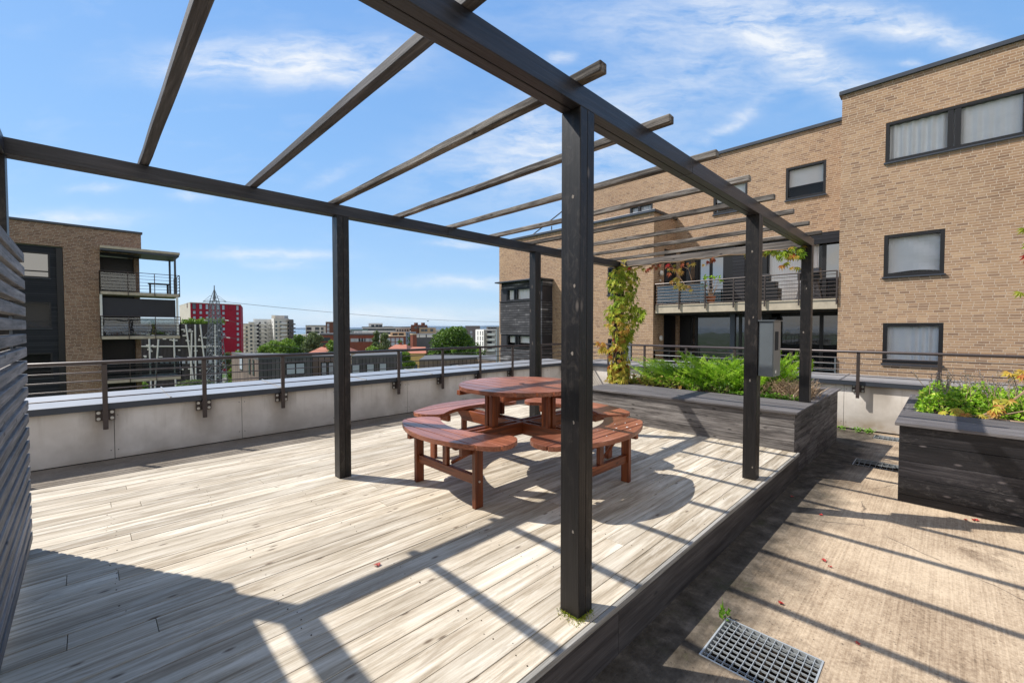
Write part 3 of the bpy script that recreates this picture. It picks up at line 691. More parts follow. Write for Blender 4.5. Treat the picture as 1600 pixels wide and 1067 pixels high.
# ------------------------------------------------------------------ fallen leaves
for i, (x, y, z, s) in enumerate([(1.201, 2.327, .002, .035), (4.624, .778, -.256, .03), (5.45, -.182, -.256, .045), (5.38, -.15, -.256, .025), (3.716, .608, -.256, .032), (3.66, .55, -.256, .022), (2.939, .686, -.256, .028), (2.865, .296, -.256, .022), (4.9, 1.05, -.256, .03), (6.7, .28, -.3, .05)]):
    m = MB(); q = random.random()*6.3
    for a in (-.5, 0, .5): m.kite(Vector((0, 0, .003)), Vector((math.cos(q+a), math.sin(q+a), .15)), Vector((0, 0, 1)), s*1.1, s*.6, random.random(), .3)
    where = ['alone on the sunlit deck boards', 'at the shadow edge on the concrete near the deck corner', 'lying against the foot of the black planter', 'small, just in front of the black planter', 'in the middle of the dark grit on the concrete', 'beside the larger leaf in the grit on the concrete', 'on the concrete above the nearest drain grate', 'on the sunlit concrete right of the nearest grate', 'in the deep shade at the foot of the deck fascia', 'on the middle drain grate', 'tiny, between two rafter shadows on the concrete', 'on the concrete at the bottom edge of the picture']
    tag(m.build('fallen_leaf', M['redleaf'], loc=(x, y, z)), 'red fallen leaf '+where[i], 'leaf', 'fallen red leaves')
# ================================================================== BUILDINGS
def wallholes(m, x0, x1, z0, z1, y, holes, depth=.14, mi=0, flip=False):
    "wall sheet at local y facing -y with rectangular openings and reveals"
    xs = sorted({x0, x1} | {h[0] for h in holes} | {h[1] for h in holes}); zs = sorted({z0, z1} | {h[2] for h in holes} | {h[3] for h in holes})
    xs = [x for x in xs if x0 <= x <= x1]; zs = [z for z in zs if z0 <= z <= z1]
    for i in range(len(xs)-1):
        for j in range(len(zs)-1):
            cx, cz = (xs[i]+xs[i+1])/2, (zs[j]+zs[j+1])/2
            if any(h[0] < cx < h[1] and h[2] < cz < h[3] for h in holes): continue
            m.quad([(xs[i], y, zs[j]), (xs[i+1], y, zs[j]), (xs[i+1], y, zs[j+1]), (xs[i], y, zs[j+1])], mi=mi)
    for a, b, c, d in holes:
        e = y+depth
        m.quad([(a, y, c), (a, y, d), (a, e, d), (a, e, c)], mi=mi); m.quad([(b, y, d), (b, y, c), (b, e, c), (b, e, d)], mi=mi)
        m.quad([(a, y, d), (b, y, d), (b, e, d), (a, e, d)], mi=mi); m.quad([(b, y, c), (a, y, c), (a, e, c), (b, e, c)], mi=mi)
def curtain(x0, x1, z0, z1, y, amp=.03, waves=9, sag=0):
    m = MB(); n = max(12, int(waves*6)); ph = random.random()*6
    pts = []
    for i in range(n+1):
        u = i/n; x = x0+(x1-x0)*u
        pts.append((x, y+amp*math.sin(ph+u*waves*6.28+1.3*math.sin(u*9))*(.6+.4*math.sin(u*5+ph)), z0+(.02*math.sin(u*waves*3) if amp > .01 else 0)))
    for i in range(n):
        a, b = pts[i], pts[i+1]; m.quad([a, b, (b[0], b[1], z1), (a[0], a[1], z1)])
    return m
def window(par, L, x0, x1, z0, z1, y, kind='curtain', mull=(), fr=.07, sill=True, lab=None, glassm='glass', transom=None):
    m = MB(); d0, d1 = y-.015, y+.10
    m.box((x0, d0, z0), (x0+fr, d1, z1)); m.box((x1-fr, d0, z0), (x1, d1, z1)); m.box((x0+fr, d0, z0), (x1-fr, d1, z0+fr)); m.box((x0+fr, d0, z1-fr), (x1-fr, d1, z1))
    for q in mull: m.box((q-fr*.7, d0+.005, z0+fr), (q+fr*.7, d1, z1-fr))
    if transom: m.box((x0+fr, d0+.006, transom-fr*.4), (x1-fr, d1-.01, transom+fr*.4))
    w = m.build('window', M['charcoal'], par, bevel=.006, loc=L)
    if lab: w['label'] = lab
    m = MB(); m.quad([(x0+fr*.5, y+.055, z0+fr*.5), (x1-fr*.5, y+.055, z0+fr*.5), (x1-fr*.5, y+.055, z1-fr*.5), (x0+fr*.5, y+.055, z1-fr*.5)]); m.build('pane', M[glassm], w)
    if sill:
        m = MB(); m.box((x0-.03, y-.07, z0-.045), (x1+.03, y+.02, z0-.002)); m.build('sill', M['capdark'], w)
    if kind == 'curtain':
        c = curtain(x0+fr, x1-fr, z0+fr*.6, z1-fr, y+.14, .035, max(3, (x1-x0)*4.5)); c.build('curtain', M['curtain'], w, smooth=True)
    if kind == 'blind':
        bx('blind', (x0+fr, y+.16, z0+(z1-z0)*.42), (x1-fr, y+.165, z1-fr), M['curtain'], w)
    if kind == 'sheet':
        m = MB(); n = 10
        G = {}
        for i in range(n+1):
            for j in range(n+1):
                u, v = i/n, j/n; G[i, j] = (x0+fr+(x1-x0-2*fr)*u, y+.17+.05*math.sin(u*7+v*3)*(1-v)+.03*math.sin(14*u*v), z0+fr*1.2+(z1-z0-2*fr)*v+.05*(1-v)*math.sin(u*3.1))
        for i in range(n):
            for j in range(n): m.quad([G[i, j], G[i+1, j], G[i+1, j+1], G[i, j+1]])
        m.build('hung_sheet', M['curtain'], w, smooth=True)
    bx('room_dark', (x0-.02, y+.55, z0-.02), (x1+.02, y+.57, z1+.02), M['black'], w)  # black sheet stands in for the unlit room behind the glass
    return w
def rail_part(par, L, pts, zb, zt, nb, sp, name='balcony_railing', mat='metal', r=.012):
    m = MB()
    for a, b in zip(pts[:-1], pts[1:]):
        a = Vector((*a, 0)); b = Vector((*b, 0)); Z = Vector((0, 0, 1))
        m.tube([a+Z*zt, b+Z*zt], .024, 6)
        for i in range(nb): z = zb+(zt-zb)*i/nb+.02; m.tube([a+Z*z, b+Z*z], r, 5)
        n = max(1, round((b-a).length/sp))
        for i in range(n+1):
            p = a+(b-a)*i/n; m.box((p.x-.022, p.y-.022, zb-.22), (p.x+.022, p.y+.022, zt))
    return m.build(name, M[mat], par, loc=L)

RT = R(-90)
apt = thing('brick_apartment_building', 'tan brick apartment building with black window frames and recessed balconies', 'apartment building', (17.85, 0, -9), RT); L = off(apt)
XF, XM, ZR_ = 17.85, 20.0, 9.03
# right proud volume (x = -Y)
WR = [(-1.48, -.16, 6.52, 7.66), (-1.46, -.13, 3.02, 4.3), (-1.45, -.11, .34, 1.56)]
RH = [(-1.49, 2.6, 6.54, 7.77), (-1.47, -.12, 3.0, 4.3), (-1.45, -.10, .31, 1.56)]
m = MB(); wallholes(m, -2.60, 8, -9, ZR_, XF, RH)
m.quad([(-2.6, XM+1, -9), (-2.6, XF, -9), (-2.6, XF, ZR_), (-2.6, XM+1, ZR_)])
m.quad([(8, XF, -9), (8, XF+9, -9), (8, XF+9, ZR_), (8, XF, ZR_)])
m.build('wall', M['bricktan'], apt, loc=L)
# main set-back wall with the balcony recess
HM = [(-4.68, -3.36, 6.48, 7.76), (-7.47, -6.08, 6.44, 7.68), (-11.62, -10.36, 6.4, 7.62)]
REC = [(-9.0, -2.601, -9, 5.02)]
m = MB(); wallholes(m, -15.2, -2.60, -9, ZR_, XM, HM+REC, .5)
m.quad([(-15.2, XM+7, 5), (-15.2, XM, 5), (-15.2, XM, ZR_), (-15.2, XM+7, ZR_)])
m.build('wall', M['bricktan'], apt, loc=L)
# projecting lower volume on the left
HB = [(-11.53, -10.86, 2.99, 4.3), (-11.5, -10.2, -.87, .9)]
m = MB(); wallholes(m, -19.14, -9.18, -9, 6.5, XF, HB)
m.quad([(-9.18, XF, -9), (-9.18, XM, -9), (-9.18, XM, 6.5), (-9.18, XF, 6.5)])
m.quad([(-19.14, XM+7, -9), (-19.14, XF, -9), (-19.14, XF, 6.5), (-19.14, XM+7, 6.5)])
m.build('wall', M['bricktan'], apt, loc=L)
def cap(a, b, name='roof_edge'): return bx(name, a, b, M['capdark'], apt, .01, L)
cap((-2.68, XF-.07, ZR_), (8.05, XF+.35, ZR_+.13)); cap((-15.27, XM-.07, ZR_), (-2.69, XM+.35, ZR_+.13))
cap((-19.22, XF-.08, 6.5), (-9.10, XF+.3, 6.62)); cap((-9.45, XF+.31, 6.5), (-9.10, XM-.01, 6.62))
bx('roof', (-2.6, XF+.36, ZR_-.3), (8, XF+9, ZR_+.02), M['capdark'], apt, 0, L); bx('roof', (-15.2, XM+.36, ZR_-.32), (-2.61, XM+7, ZR_), M['capdark'], apt, 0, L)
bx('roof', (-19.1, XF+.31, 6.3), (-9.46, XM-.01, 6.56), M['capdark'], apt, 0, L); bx('roof', (-19.1, XM+.01, 6.28), (-15.3, XM+7, 6.54), M['capdark'], apt, 0, L)
window(apt, L, -1.49, 2.6, 6.54, 7.77, XF+.02, 'curtain', (-.07, .08, 1.35), .09, lab='long upper window with white curtains')
window(apt, L, -1.47, -.12, 3.0, 4.3, XF+.02, 'sheet', (), .10, lab='middle window with a sagging pale sheet')
window(apt, L, -1.45, -.10, .31, 1.56, XF+.02, 'curtain', (), .10, lab='lower window with grey curtains seen through the railing')
window(apt, L, -4.68, -3.36, 6.48, 7.76, XM+.02, 'blind', (), .09)
window(apt, L, -7.47, -6.08, 6.44, 7.68, XM+.02, 'blind', (), .09)
window(apt, L, -11.62, -10.36, 6.4, 7.62, XM+.02, 'curtain', (-11.1,), .09)
window(apt, L, -11.53, -10.86, 2.99, 4.3, XF+.02, 'none', (), .08)
window(apt, L, -11.5, -10.2, -.87, .9, XF+.02, 'curtain', (-10.6,), .08)
# recessed glazed wall behind the balconies
YG = XM+.2
def storey(zb, zt, kinds, segs=None):
    seg = [0]
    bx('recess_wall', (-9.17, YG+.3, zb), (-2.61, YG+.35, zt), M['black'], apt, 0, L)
    bx('ceiling', (-9.15, XF+.2 if zt < 4 else XM+.0, zt), (-2.62, YG+.3, zt+.04), M['navy'], apt, 0, L)
    x = -9.1
    for wdt, kd in kinds:
        a, b = (x, min(x+wdt, -2.65)) if not isinstance(wdt, tuple) else (-wdt[0], -wdt[1]); x = b
        if kd == 'black': bx('panel', (a, YG-.05, zb), (b, YG+.05, zt), M['charcoal'], apt, 0, L); continue
        if kd == 'louvre': bx('louvre', (a, YG-.35, zb), (b, YG-.0, zt-.15), M['louvre'], apt, 0, L); continue
        m = MB(); f = .06
        m.box((a, YG, zb), (a+f, YG+.1, zt)); m.box((b-f, YG, zb), (b, YG+.1, zt)); m.box((a+f, YG, zb), (b-f, YG+.1, zb+.1)); m.box((a+f, YG, zt-.12), (b-f, YG+.1, zt))
        d = m.build('glazed_door', M['charcoal'], apt, loc=L)
        bx('pane', (a+f*.5, YG+.04, zb+.05), (b-f*.5, YG+.0402, zt-.06), M['glass' if kd in ('blind', 'curtain') else ('glassmir' if zb > 0 else 'glassdk')], d)
        if kd == 'blind':
            m = MB(); q = a+f
            while q < b-f-.02: m.quad([(q, YG+.12, zb+.1), (min(q+.085, b-f), YG+.135, zb+.1), (min(q+.085, b-f), YG+.135, zt-.12), (q, YG+.12, zt-.12)]); q += .09
            m.build('vertical_blind', M['curtain'], d)
        if kd == 'curtain': curtain(a+f, a+(b-a)*.6, zb+.1, zt-.1, YG+.15, .03, 3).build('curtain', M['curtain'], d, smooth=True)
storey(2.42, 5.0, [((9.13, 8.8), 'black'), ((8.8, 8.28), 'glass'), ((8.28, 8.16), 'black'), ((8.16, 7.62), 'glass'), ((7.62, 7.03), 'glass'), ((7.03, 6.6), 'black'), ((6.58, 6.1), 'louvre'), ((6.1, 5.34), 'black'), ((5.34, 3.9), 'blind'), ((3.9, 3.4), 'curtain'), ((3.4, 2.65), 'glass')])
storey(-.7, 2.0, [(.6, 'black'), (.25, 'glass'), (1.9, 'glass'), (.9, 'glass'), (.3, 'black'), (.3, 'louvre'), (1.4, 'glass'), (1.2, 'glass'), (.3, 'black')])
bx('shutter_box', (-4.3, XM-.02, 4.62), (-2.62, XM+.1, 5.02), M['louvre'], apt, 0, L)
bx('side_cladding', (-9.172, 18.85, -9), (-9.14, YG+.3, 5.0), M['charcoal'], apt, 0, L)
bx('column', (-6.3, XM-1.2, -.7), (-6.12, XM-1.0, 2.03), M['capdark'], apt, 0, L)
for z in (3.86, .95):
    m = MB(); m.tube([(-9.10, 18.4, z), (-9.02, 18.4, z)], [.13, .10], 14); w = m.build('wall_lamp', M['white'], apt, smooth=True, loc=L)
    bx('number_plate', (-9.14, 18.34, z-.36), (-9.125, 18.46, z-.27), M['white'], apt, 0, L)
bx('balcony_slab', (-9.08, XF+.02, 2.05), (-2.62, YG+.2, 2.40), M['slab'], apt, .01, L)
bx('balcony_slab', (-9.1, XF+.02, -1.0), (-2.62, YG+.2, -.72), M['slab'], apt, .01, L)
rail_part(apt, L, [(-9.06, 19.2), (-9.08, XF-.03), (-2.64, XF-.03)], 2.42, 3.32, 7, 1.03)
rail_part(apt, L, [(-9.06, 19.2), (-9.08, XF-.03), (-2.64, XF-.03)], -.70, .42, 5, 1.6, mat='boxmetal')
m = MB(); m.box((-9.0, XF+.02, 2.5), (-7.0, XF+.03, 3.22)); m.build('glass_screen', M['glassgr'], apt, loc=L)
# clad bay at the left corner
m = MB(); bay = [(-18.15, -14.95, -9, 0.25), (-18.15, -14.95, 1.05, 2.88)]
for a, b, c, d in bay: m.box((a, 17.0, c), (b, XF-.003, d))
m.box((-18.1, 17.05, 3.62), (-14.95, XF-.003, 3.95))
m.build('bay_cladding', M['slatclad'], apt, loc=L)
m = MB()
for c, d in ((.25, 1.05), (2.88, 3.62)):
    for a, b in ((-18.12, -17.65), (-15.25, -14.97)): bx('bay_panel', (a, 17.03, c+.001), (b, XF-.003, d-.001), M['navy'], apt, 0, L)
bx('bay_sill', (-18.2, 16.97, 2.885), (-14.93, 17.02, 2.93), M['navy'], apt, 0, L)
window(apt, L, -17.64, -15.26, 2.93, 3.61, 17.06, 'curtain', (-17.05, -16.9), .07, False); window(apt, L, -17.64, -15.26, .27, 1.04, 17.06, 'blind', (-16.95, -16.75), .08, False)
bx('bay_roof', (-18.35, 16.75, 3.955), (-14.88, XF-.003, 4.03), M['capdark'], apt, .01, L)
m = MB(); m.tube([(-16.0, XM-1, 6.6), (-16.0, XM-1, 7.2)], .03, 6); m.tube([(-17.9, XM-1, 6.75), (-14.3, XM-1, 8.3)], .035, 6); m.build('roof_stay', M['capdark'], apt, loc=L)
m = MB()
for s in range(5): m.kite(Vector((-13.0+.05*s, XF-.05, 6.05)), Vector((random.gauss(0, 1), -.3, random.random())), Vector((0, -1, 0)), .22, .14, .1)
# things on the balcony
pot = thing('plant_pot', 'terracotta pot with a spindly plant on the upper brick balcony', 'potted plant', (XF+.35, 6.85, 2.40), RT)
m = MB(); m.tube([(0, 0, 0), (0, 0, .24), (0, 0, .3)], [.13, .17, .19], 14); m.build('pot', M['clay'], pot, smooth=True)
m = MB(); rr = random.Random(5); tips = []
for i in range(9):
    a = rr.uniform(0, 6.3); h = rr.uniform(.4, .85); p = Vector((rr.uniform(-.05, .05), 0, .28)); q = p+Vector((math.cos(a)*.3, math.sin(a)*.15, h)); m.tube([p, (p+q)/2+Vector((.03, 0, .05)), q], [.015, .01, .005], 5); tips.append(q)
m.build('stem', M['stem'], pot); m = MB()
for q in tips:
    for i in range(4): m.kite(q, Vector((rr.gauss(0, 1), rr.gauss(0, .6), rr.gauss(0, 1))), Vector((0, -1, .3)), .16, .08, rr.random()*.6)
m.build('leaves', M['herb'], pot)
gr = thing('barbecue_grill', 'black covered barbecue grill standing at the right end of the brick balcony', 'grill', (XF+.5, 3.5, 2.4), RT)
m = MB(); m.box((-.34, -.2, .72), (.34, .2, .9)); m.tube([(-.33, -.05, .92), (.33, -.05, .92)], .2, 12); m.build('hood', M['charcoal'], gr, bevel=.03)
m = MB(); 
for i in range(12):
    a = i/12*6.283; b = (i+1)/12*6.283; r1, r2 = .33+.03*math.sin(i*2.5), .33+.03*math.sin((i+1)*2.5)
    m.quad([(r1*1.25*math.cos(a), r1*.8*math.sin(a), 0), (r2*1.25*math.cos(b), r2*.8*math.sin(b), 0), (.26*math.cos(b), .18*math.sin(b), .72), (.26*math.cos(a), .18*math.sin(a), .72)])
m.build('cover', M['raftern'], gr)
bc = thing('storage_box', 'dark storage boxes stacked behind the brick balcony railing', 'storage box', (XF+.6, 4.9, 2.4), RT)
bx('box', (-.55, -.25, 0), (.45, .3, .5), M['charcoal'], bc, .02); bx('lid', (-.2, -.2, .5), (.35, .25, .75), M['charcoal'], bc, .02); bx('box', (-.15, -.1, .75), (.12, .2, 1.05), M['charcoal'], bc, .02)

# ------------------------------------------------------------------ brown brick building on the left (local frame = world, faces -y)
lb = thing('brick_apartment_building', 'dark brown brick apartment block with a covered corner balcony at the left', 'apartment building', (0, 40, -12)); L = off(lb)
Y0 = 40
m = MB(); wallholes(m, -9, .79, -12, 7.98, Y0, [(-6, -.915, -12, 6.6)], .35)
wallholes(m, .79, 2.92, 6.5, 8.0, Y0, [])
m.quad([(2.92, Y0, 6.5), (2.92, Y0+14, 6.5), (2.92, Y0+14, 8.0), (2.92, Y0, 8.0)]); m.quad([(.79, Y0, -12), (.79, Y0+2.6, -12), (.79, Y0+2.6, 6.5), (.79, Y0, 6.5)])
m.box((2.62, Y0+1.8, -12), (2.92, Y0+14, 6.49))
m.quad([(-9, Y0+14, -12), (-9, Y0, -12), (-9, Y0, 8), (-9, Y0+14, 8)])
m.build('wall', M['brickbrown'], lb, loc=L)
bx('roof_edge', (-9.1, Y0-.08, 7.98), (3.0, Y0+.3, 8.12), M['capdark'], lb, .01, L); bx('roof', (-9, Y0+.31, 7.8), (2.9, Y0+14, 8.04), M['capdark'], lb, 0, L)
m = MB(); m.box((-6, Y0+.1, -12), (-.915, Y0+.3, 6.6)); 
m = MB(); wallholes(m, -6, -.915, -12, 6.55, Y0+.12, [(-4.6, -1.5, 4.55, 6.15), (-4.6, -1.5, 1.4, 3.05), (-4.6, -1.5, -1.75, -.15)], .1); m.build('cladding', M['louvre'], lb, loc=L)
bx('corner_cladding', (-1.22, Y0+.04, -12), (-.93, Y0+.11, 6.5), M['charcoal'], lb, .01, L)
for z0, z1 in ((4.55, 6.15), (1.4, 3.05), (-1.75, -.15)): window(lb, L, -4.6, -1.5, z0, z1, Y0+.13, 'none', (-3.2,), .09, True, transom=z0+.42, glassm='glassmir' if z0 > 4 else 'glass')
# recessed balconies at the corner
bx('recess_wall', (.8, Y0+2.5, -12), (2.61, Y0+2.6, 6.5), M['charcoal'], lb, 0, L)
for z in (3.66, .66, -2.3):
    bx('balcony_slab', (.72, Y0-.6, z), (4.95, Y0+2.4, z+.2), M['slab'], lb, .01, L)
    rail_part(lb, L, [(.76, Y0+.3), (.74, Y0-.62), (4.95, Y0-.62), (4.97, Y0+2.3)], z+.22, z+1.55, 6, 1.35, r=.014)
    if z != 3.66: m = MB(); m.box((.8, Y0-.55, z+.3), (4.85, Y0-.54, z+1.45)); m.build('glass_screen', M['glassgr'], lb, loc=L)
    else: m = MB(); m.box((.8, Y0-.55, z+.3), (2.55, Y0-.54, z+1.45)); m.build('glass_screen', M['glassgr'], lb, loc=L)
window(lb, L, 1.0, 2.3, 3.9, 5.9, Y0+2.46, 'none', (), .08, False, glassm='glassmir')
bx('sun_screen', (.86, Y0-.35, 2.18), (4.72, Y0-.30, 3.45), M['navy'], lb, .005, L)
bx('canopy', (.8, Y0-.7, 6.55), (4.95, Y0+2.5, 6.68), M['capdark'], lb, .01, L); bx('canopy_edge', (.8, Y0-.74, 6.69), (4.99, Y0+2.5, 6.86), M['slab'], lb, .01, L)
for x, y, z0 in ((4.72, Y0-.5, 3.87), (4.72, Y0+2.2, 3.87), (4.8, Y0-.55, .87), (.79, Y0-.5, .87)):
    bx('canopy_post', (x-.06, y-.06, z0), (x+.06, y+.06, 6.54 if z0 > 3 else 3.65), M['capdark'] if z0 > 3 else M['white'], lb, .01, L)
ch = thing('garden_table', 'dark balcony table and benches on the top corner balcony of the brown building', 'table', (3.9, Y0+.6, 3.86))
bx('tabletop', (-.6, -.4, .72), (.6, .4, .78), M['charcoal'], ch, .01)
for sx in (-.5, .5):
    for sy in (-.3, .3): bx('leg', (sx-.03, sy-.03, .001), (sx+.03, sy+.03, .719), M['charcoal'], ch)
cv = thing('covered_grill', 'round dark covered grill behind glass on the top balcony of the brown building', 'covered grill', (1.6, Y0+.5, 3.86))
m = MB(); m.tube([(0, 0, .001), (0, 0, .5), (0, 0, 1.1), (0, 0, 1.4)], [.42, .46, .40, .12], 14); m.build('cover', M['navy'], cv, smooth=True); bx('hem', (-.45, -.3, .0), (.45, .3, .06), M['charcoal'], cv)
# ================================================================== PLANTS
rr = random.Random(11)
def rv(s=1): return Vector((rr.gauss(0, s), rr.gauss(0, s), rr.gauss(0, s)))
def palm(m, p, d, nrm, size, rn, n=5):
    d = d.normalized(); side = d.cross(nrm).normalized()
    for i in range(n):
        a = (i-(n-1)/2)*.52; dd = d*math.cos(a)+side*math.sin(a)+nrm*rr.uniform(-.15, .1)
        m.kite(p, dd, nrm, size*(1.08-.16*abs(i-(n-1)/2)), size*.27, min(1, max(0, rn+rr.uniform(-.06, .06))), .2)
def stemline(m, pts, r=.006): m.tube(pts, r, 5)
# climber on the back corner post
vn = thing('climbing_vine', 'autumn climbing vine wrapped round the back corner post of the pergola', 'climbing vine', (6.52, 3.99, .44)); L = off(vn)
m = MB()
for k in range(7):
    pts = []; a = k
    for i in range(16): z = .44+i*.135; a += .45; pts.append((6.54+.085*math.cos(a), 4.0+.085*math.sin(a), z))
    stemline(m, pts, .007)
m.build('stem', M['stem'], vn, loc=L)
m = MB()
def bulge(z):
    return .10+.135*max(0, math.sin((z-.95)*1.9))+.04*math.sin(z*9) if z > .95 else .13+.14*max(0, (.8-z))
for i in range(900):
    z = rr.uniform(.5, 2.56) if rr.random() < .9 else rr.uniform(.45, .8)
    if .85 < z < 1.05 and rr.random() < .55: continue
    a = rr.uniform(0, 6.283); rad = bulge(z)*rr.uniform(.55, 1.15)
    p = Vector((6.54+rad*math.cos(a)*.9, 3.98+rad*math.sin(a)*1.1-.05*(z > 1.2), z))
    outw = Vector((math.cos(a), math.sin(a), 0)); d = (outw*.5+Vector((0, 0, -1))+rv(.35)); nrm = (outw+Vector((0, 0, .6))+rv(.3)).normalized()
    rn = min(1, max(0, rr.gauss(.36, .15)+(.25 if z > 2.45 or z < .95 else 0)+(.25 if math.cos(a) < -.6 and 1.0 < z < 1.5 else 0)))
    palm(m, p, d, nrm, rr.uniform(.065, .115), rn)
for i in range(16):                                   # outlying sprays
    p = Vector((6.45, 4.2+rr.uniform(-.05, .16), rr.uniform(1.0, 1.15))) if i < 8 else Vector((6.5, 3.6+rr.uniform(-.08, .1), rr.uniform(1.5, 1.75)))
    palm(m, p, Vector((-.2, .2 if i < 8 else -.5, -.8))+rv(.3), Vector((-1, -.2, .4)), .12, rr.uniform(.55, .8) if i < 8 else .3)
m.build('leaves', M['vine'], vn, loc=L)
# garland hanging under the back cross beam
gv = thing('climbing_vine', 'thin vine with red and yellow leaves dangling under the far cross beam', 'climbing vine', (6.47, 2.4, 2.4)); L = off(gv)
m = MB(); pts = [(6.47, 3.8-.1*i, 2.425+.012*math.sin(i*1.3)) for i in range(25)]; stemline(m, pts, .005)
stemline(m, [(6.44, 3.05, 2.42), (6.43, 2.93, 2.24), (6.43, 2.82, 2.08), (6.42, 2.76, 1.95)], .005); stemline(m, [(6.44, 2.95, 2.40), (6.43, 2.75, 2.28), (6.43, 2.70, 2.12)], .004)
m.build('stem', M['stem'], gv, loc=L); m = MB()
for i in range(44):
    y = rr.choice([rr.uniform(2.2, 3.3), rr.uniform(3.2, 3.75), rr.uniform(1.35, 1.95), rr.uniform(2.2, 2.9)]); z = 2.41-abs(rr.gauss(0, .035))
    if y < 1.95 and rr.random() < .2: continue
    red = .75 if 2.3 < y < 3.3 else (.6 if y > 3.2 else .2)
    palm(m, Vector((6.44+rr.uniform(-.05, .02), y, z)), Vector((-.2, rr.gauss(0, .4), -1)), Vector((-1, rr.gauss(0, .4), .4)), rr.uniform(.05, .08), min(1, max(0, rr.gauss(red-.15, .25))))
for i in range(24):
    t = rr.random(); p = Vector((6.43, 3.02-.28*t+rr.gauss(0, .05), 2.36-.42*t+rr.gauss(0, .03)))
    palm(m, p, Vector((-.2, rr.gauss(0, .5), -1)), Vector((-1, rr.gauss(0, .4), .4)), rr.uniform(.06, .09), min(1, max(0, rr.gauss(.25 if t > .4 else .55, .2))))
m.build('leaves', M['vinered'], gv, loc=L)
fv = thing('climbing_vine', 'small yellow-green vine bunch at the top of the front corner post on the planter', 'climbing vine', (6.5, 1.4, 2.4)); L = off(fv)
m = MB(); stemline(m, [(6.47, 1.95, 2.42), (6.46, 1.7, 2.43), (6.47, 1.45, 2.41), (6.47, 1.36, 2.3)], .005); m.build('stem', M['stem'], fv, loc=L); m = MB()
for i in range(48):
    y = 1.30+abs(rr.gauss(0, .22)); z = 2.44-abs(rr.gauss(0, .09))*(1.2 if y < 1.6 else .6)
    palm(m, Vector((6.45+rr.uniform(-.08, .05), y, z)), Vector((-.3, rr.gauss(0, .5), -1)), Vector((-1, rr.gauss(0, .4), .5)), rr.uniform(.055, .09), min(1, max(0, rr.gauss(.42 if y > 1.35 else .15, .2))))
m.build('leaves', M['vine'], fv, loc=L)
# juniper
jn = thing('juniper_shrub', 'spreading bright green juniper filling the grey planter', 'shrub', (7.1, 2.5, .40)); L = off(jn)
m = MB(); bm2 = MB()
for i in range(900):
    by = rr.uniform(1.75, 3.1); base = Vector((7.15+rr.gauss(0, .16), by, .42))
    az = rr.uniform(0, 6.283); el = R(rr.uniform(8, 55)); ln = rr.uniform(.28, .70)
    d = Vector((math.cos(az)*.75, math.sin(az), 0)); d.normalize()
    if rr.random() < .20: d = Vector((rr.uniform(-.5, .1), 1, 0)).normalized(); el = R(rr.uniform(14, 32)); ln = rr.uniform(.7, 1.15)
    if rr.random() < .12: d = Vector((rr.uniform(-.5, .2), -1, 0)).normalized(); el = R(rr.uniform(28, 50)); ln = rr.uniform(.6, .95)
    if 1.7 < by < 2.35: el += R(12)
    v = d*math.cos(el)+Vector((0, 0, math.sin(el)))
    pts = [base+v*ln*t+Vector((0, 0, -.10*t*t*ln)) for t in (0, .25, .5, .75, 1)]
    for q in pts:
        q.y = max(1.32, min(q.y, 3.95)); q.x = max(6.52, q.x)
    if i % 4 == 0: bm2.tube(pts[:4], [.008, .006, .004, .003], 4)
    rb = rr.gauss(.55, .2); steps = int(26*ln/.7)
    for s in range(steps):
        t = .22+.78*s/steps; f = t*4; a = int(min(3.99, f)); p = pts[a].lerp(pts[a+1], f-a); ax = (pts[a+1]-pts[a]).normalized()
        for q in range(4):
            sd = ax*1.0+rv(.36); m.kite(p+rv(.010), sd, rv(1), rr.uniform(.03, .065)*(1.15-.5*t), rr.uniform(.005, .009), min(1, max(0, rb+(t-.55)*.9+rr.gauss(0, .08))), .3)  # sunlit tips and darker inside are put into the needle tone
m.build('foliage', M['juniper'], jn, loc=L); bm2.build('branches', M['dkbark'], jn, loc=L)
m = MB()
# creeper, ground leaves, dry grass in planter 1
def patch(name, label, cat, mat, n, fx, size, upd=.6, stems=None, wide=.55, leaf='kite'):
    p0 = fx(); t = thing(name, label, cat, tuple(p0)); L = off(t); m = MB(); sm = MB()
    for i in range(n):
        p = fx(); d = Vector((rr.gauss(0, 1), rr.gauss(0, 1), abs(rr.gauss(upd, .5)))); s = rr.uniform(*size); rn = min(1, max(0, rr.gauss(.5, .25)))
        if leaf == 'palm': palm(m, p, d, Vector((rr.gauss(0, .4)-.4, rr.gauss(0, .4), 1)).normalized(), s, rn, 3)
        else: m.kite(p, d, Vector((rr.gauss(0, .5)-.3, rr.gauss(0, .5), 1)), s, s*wide, rn, .25)
        if stems and i % stems == 0: sm.tube([(p.x+rr.gauss(0, .02), p.y+rr.gauss(0, .02), p.z-rr.uniform(.05, .12)), tuple(p)], .0025, 3)
    m.build('leaves', mat, t, loc=L)
    if sm.v: sm.build('stems', M['stem'], t, loc=L)
    return t
patch('ground_creeper', 'yellow-green creeper spreading over the soil at the left end of the grey planter', 'creeper', M['yellowleaf'], 900,
      lambda: Vector((rr.uniform(6.6, 7.3), rr.triangular(2.75, 4.0, 3.7), .45+abs(rr.gauss(0, .07)))), (.04, .075), .5, 4, .5, 'palm')
patch('ground_leaves', 'low bright green leaves at the front of the grey planter under the juniper', 'ground cover', M['clover'], 380,
      lambda: Vector((rr.uniform(6.56, 6.75), rr.uniform(1.34, 2.05), .44+abs(rr.gauss(0, .03)))), (.025, .045), .7, None, .9)
patch('ground_leaves', 'small pale-stemmed green plants in the middle front of the grey planter', 'ground cover', M['treelight'], 260,
      lambda: Vector((rr.uniform(6.58, 6.72), rr.uniform(2.2, 2.75), .45+abs(rr.gauss(0, .07)))), (.02, .05), .7, 3, .5)
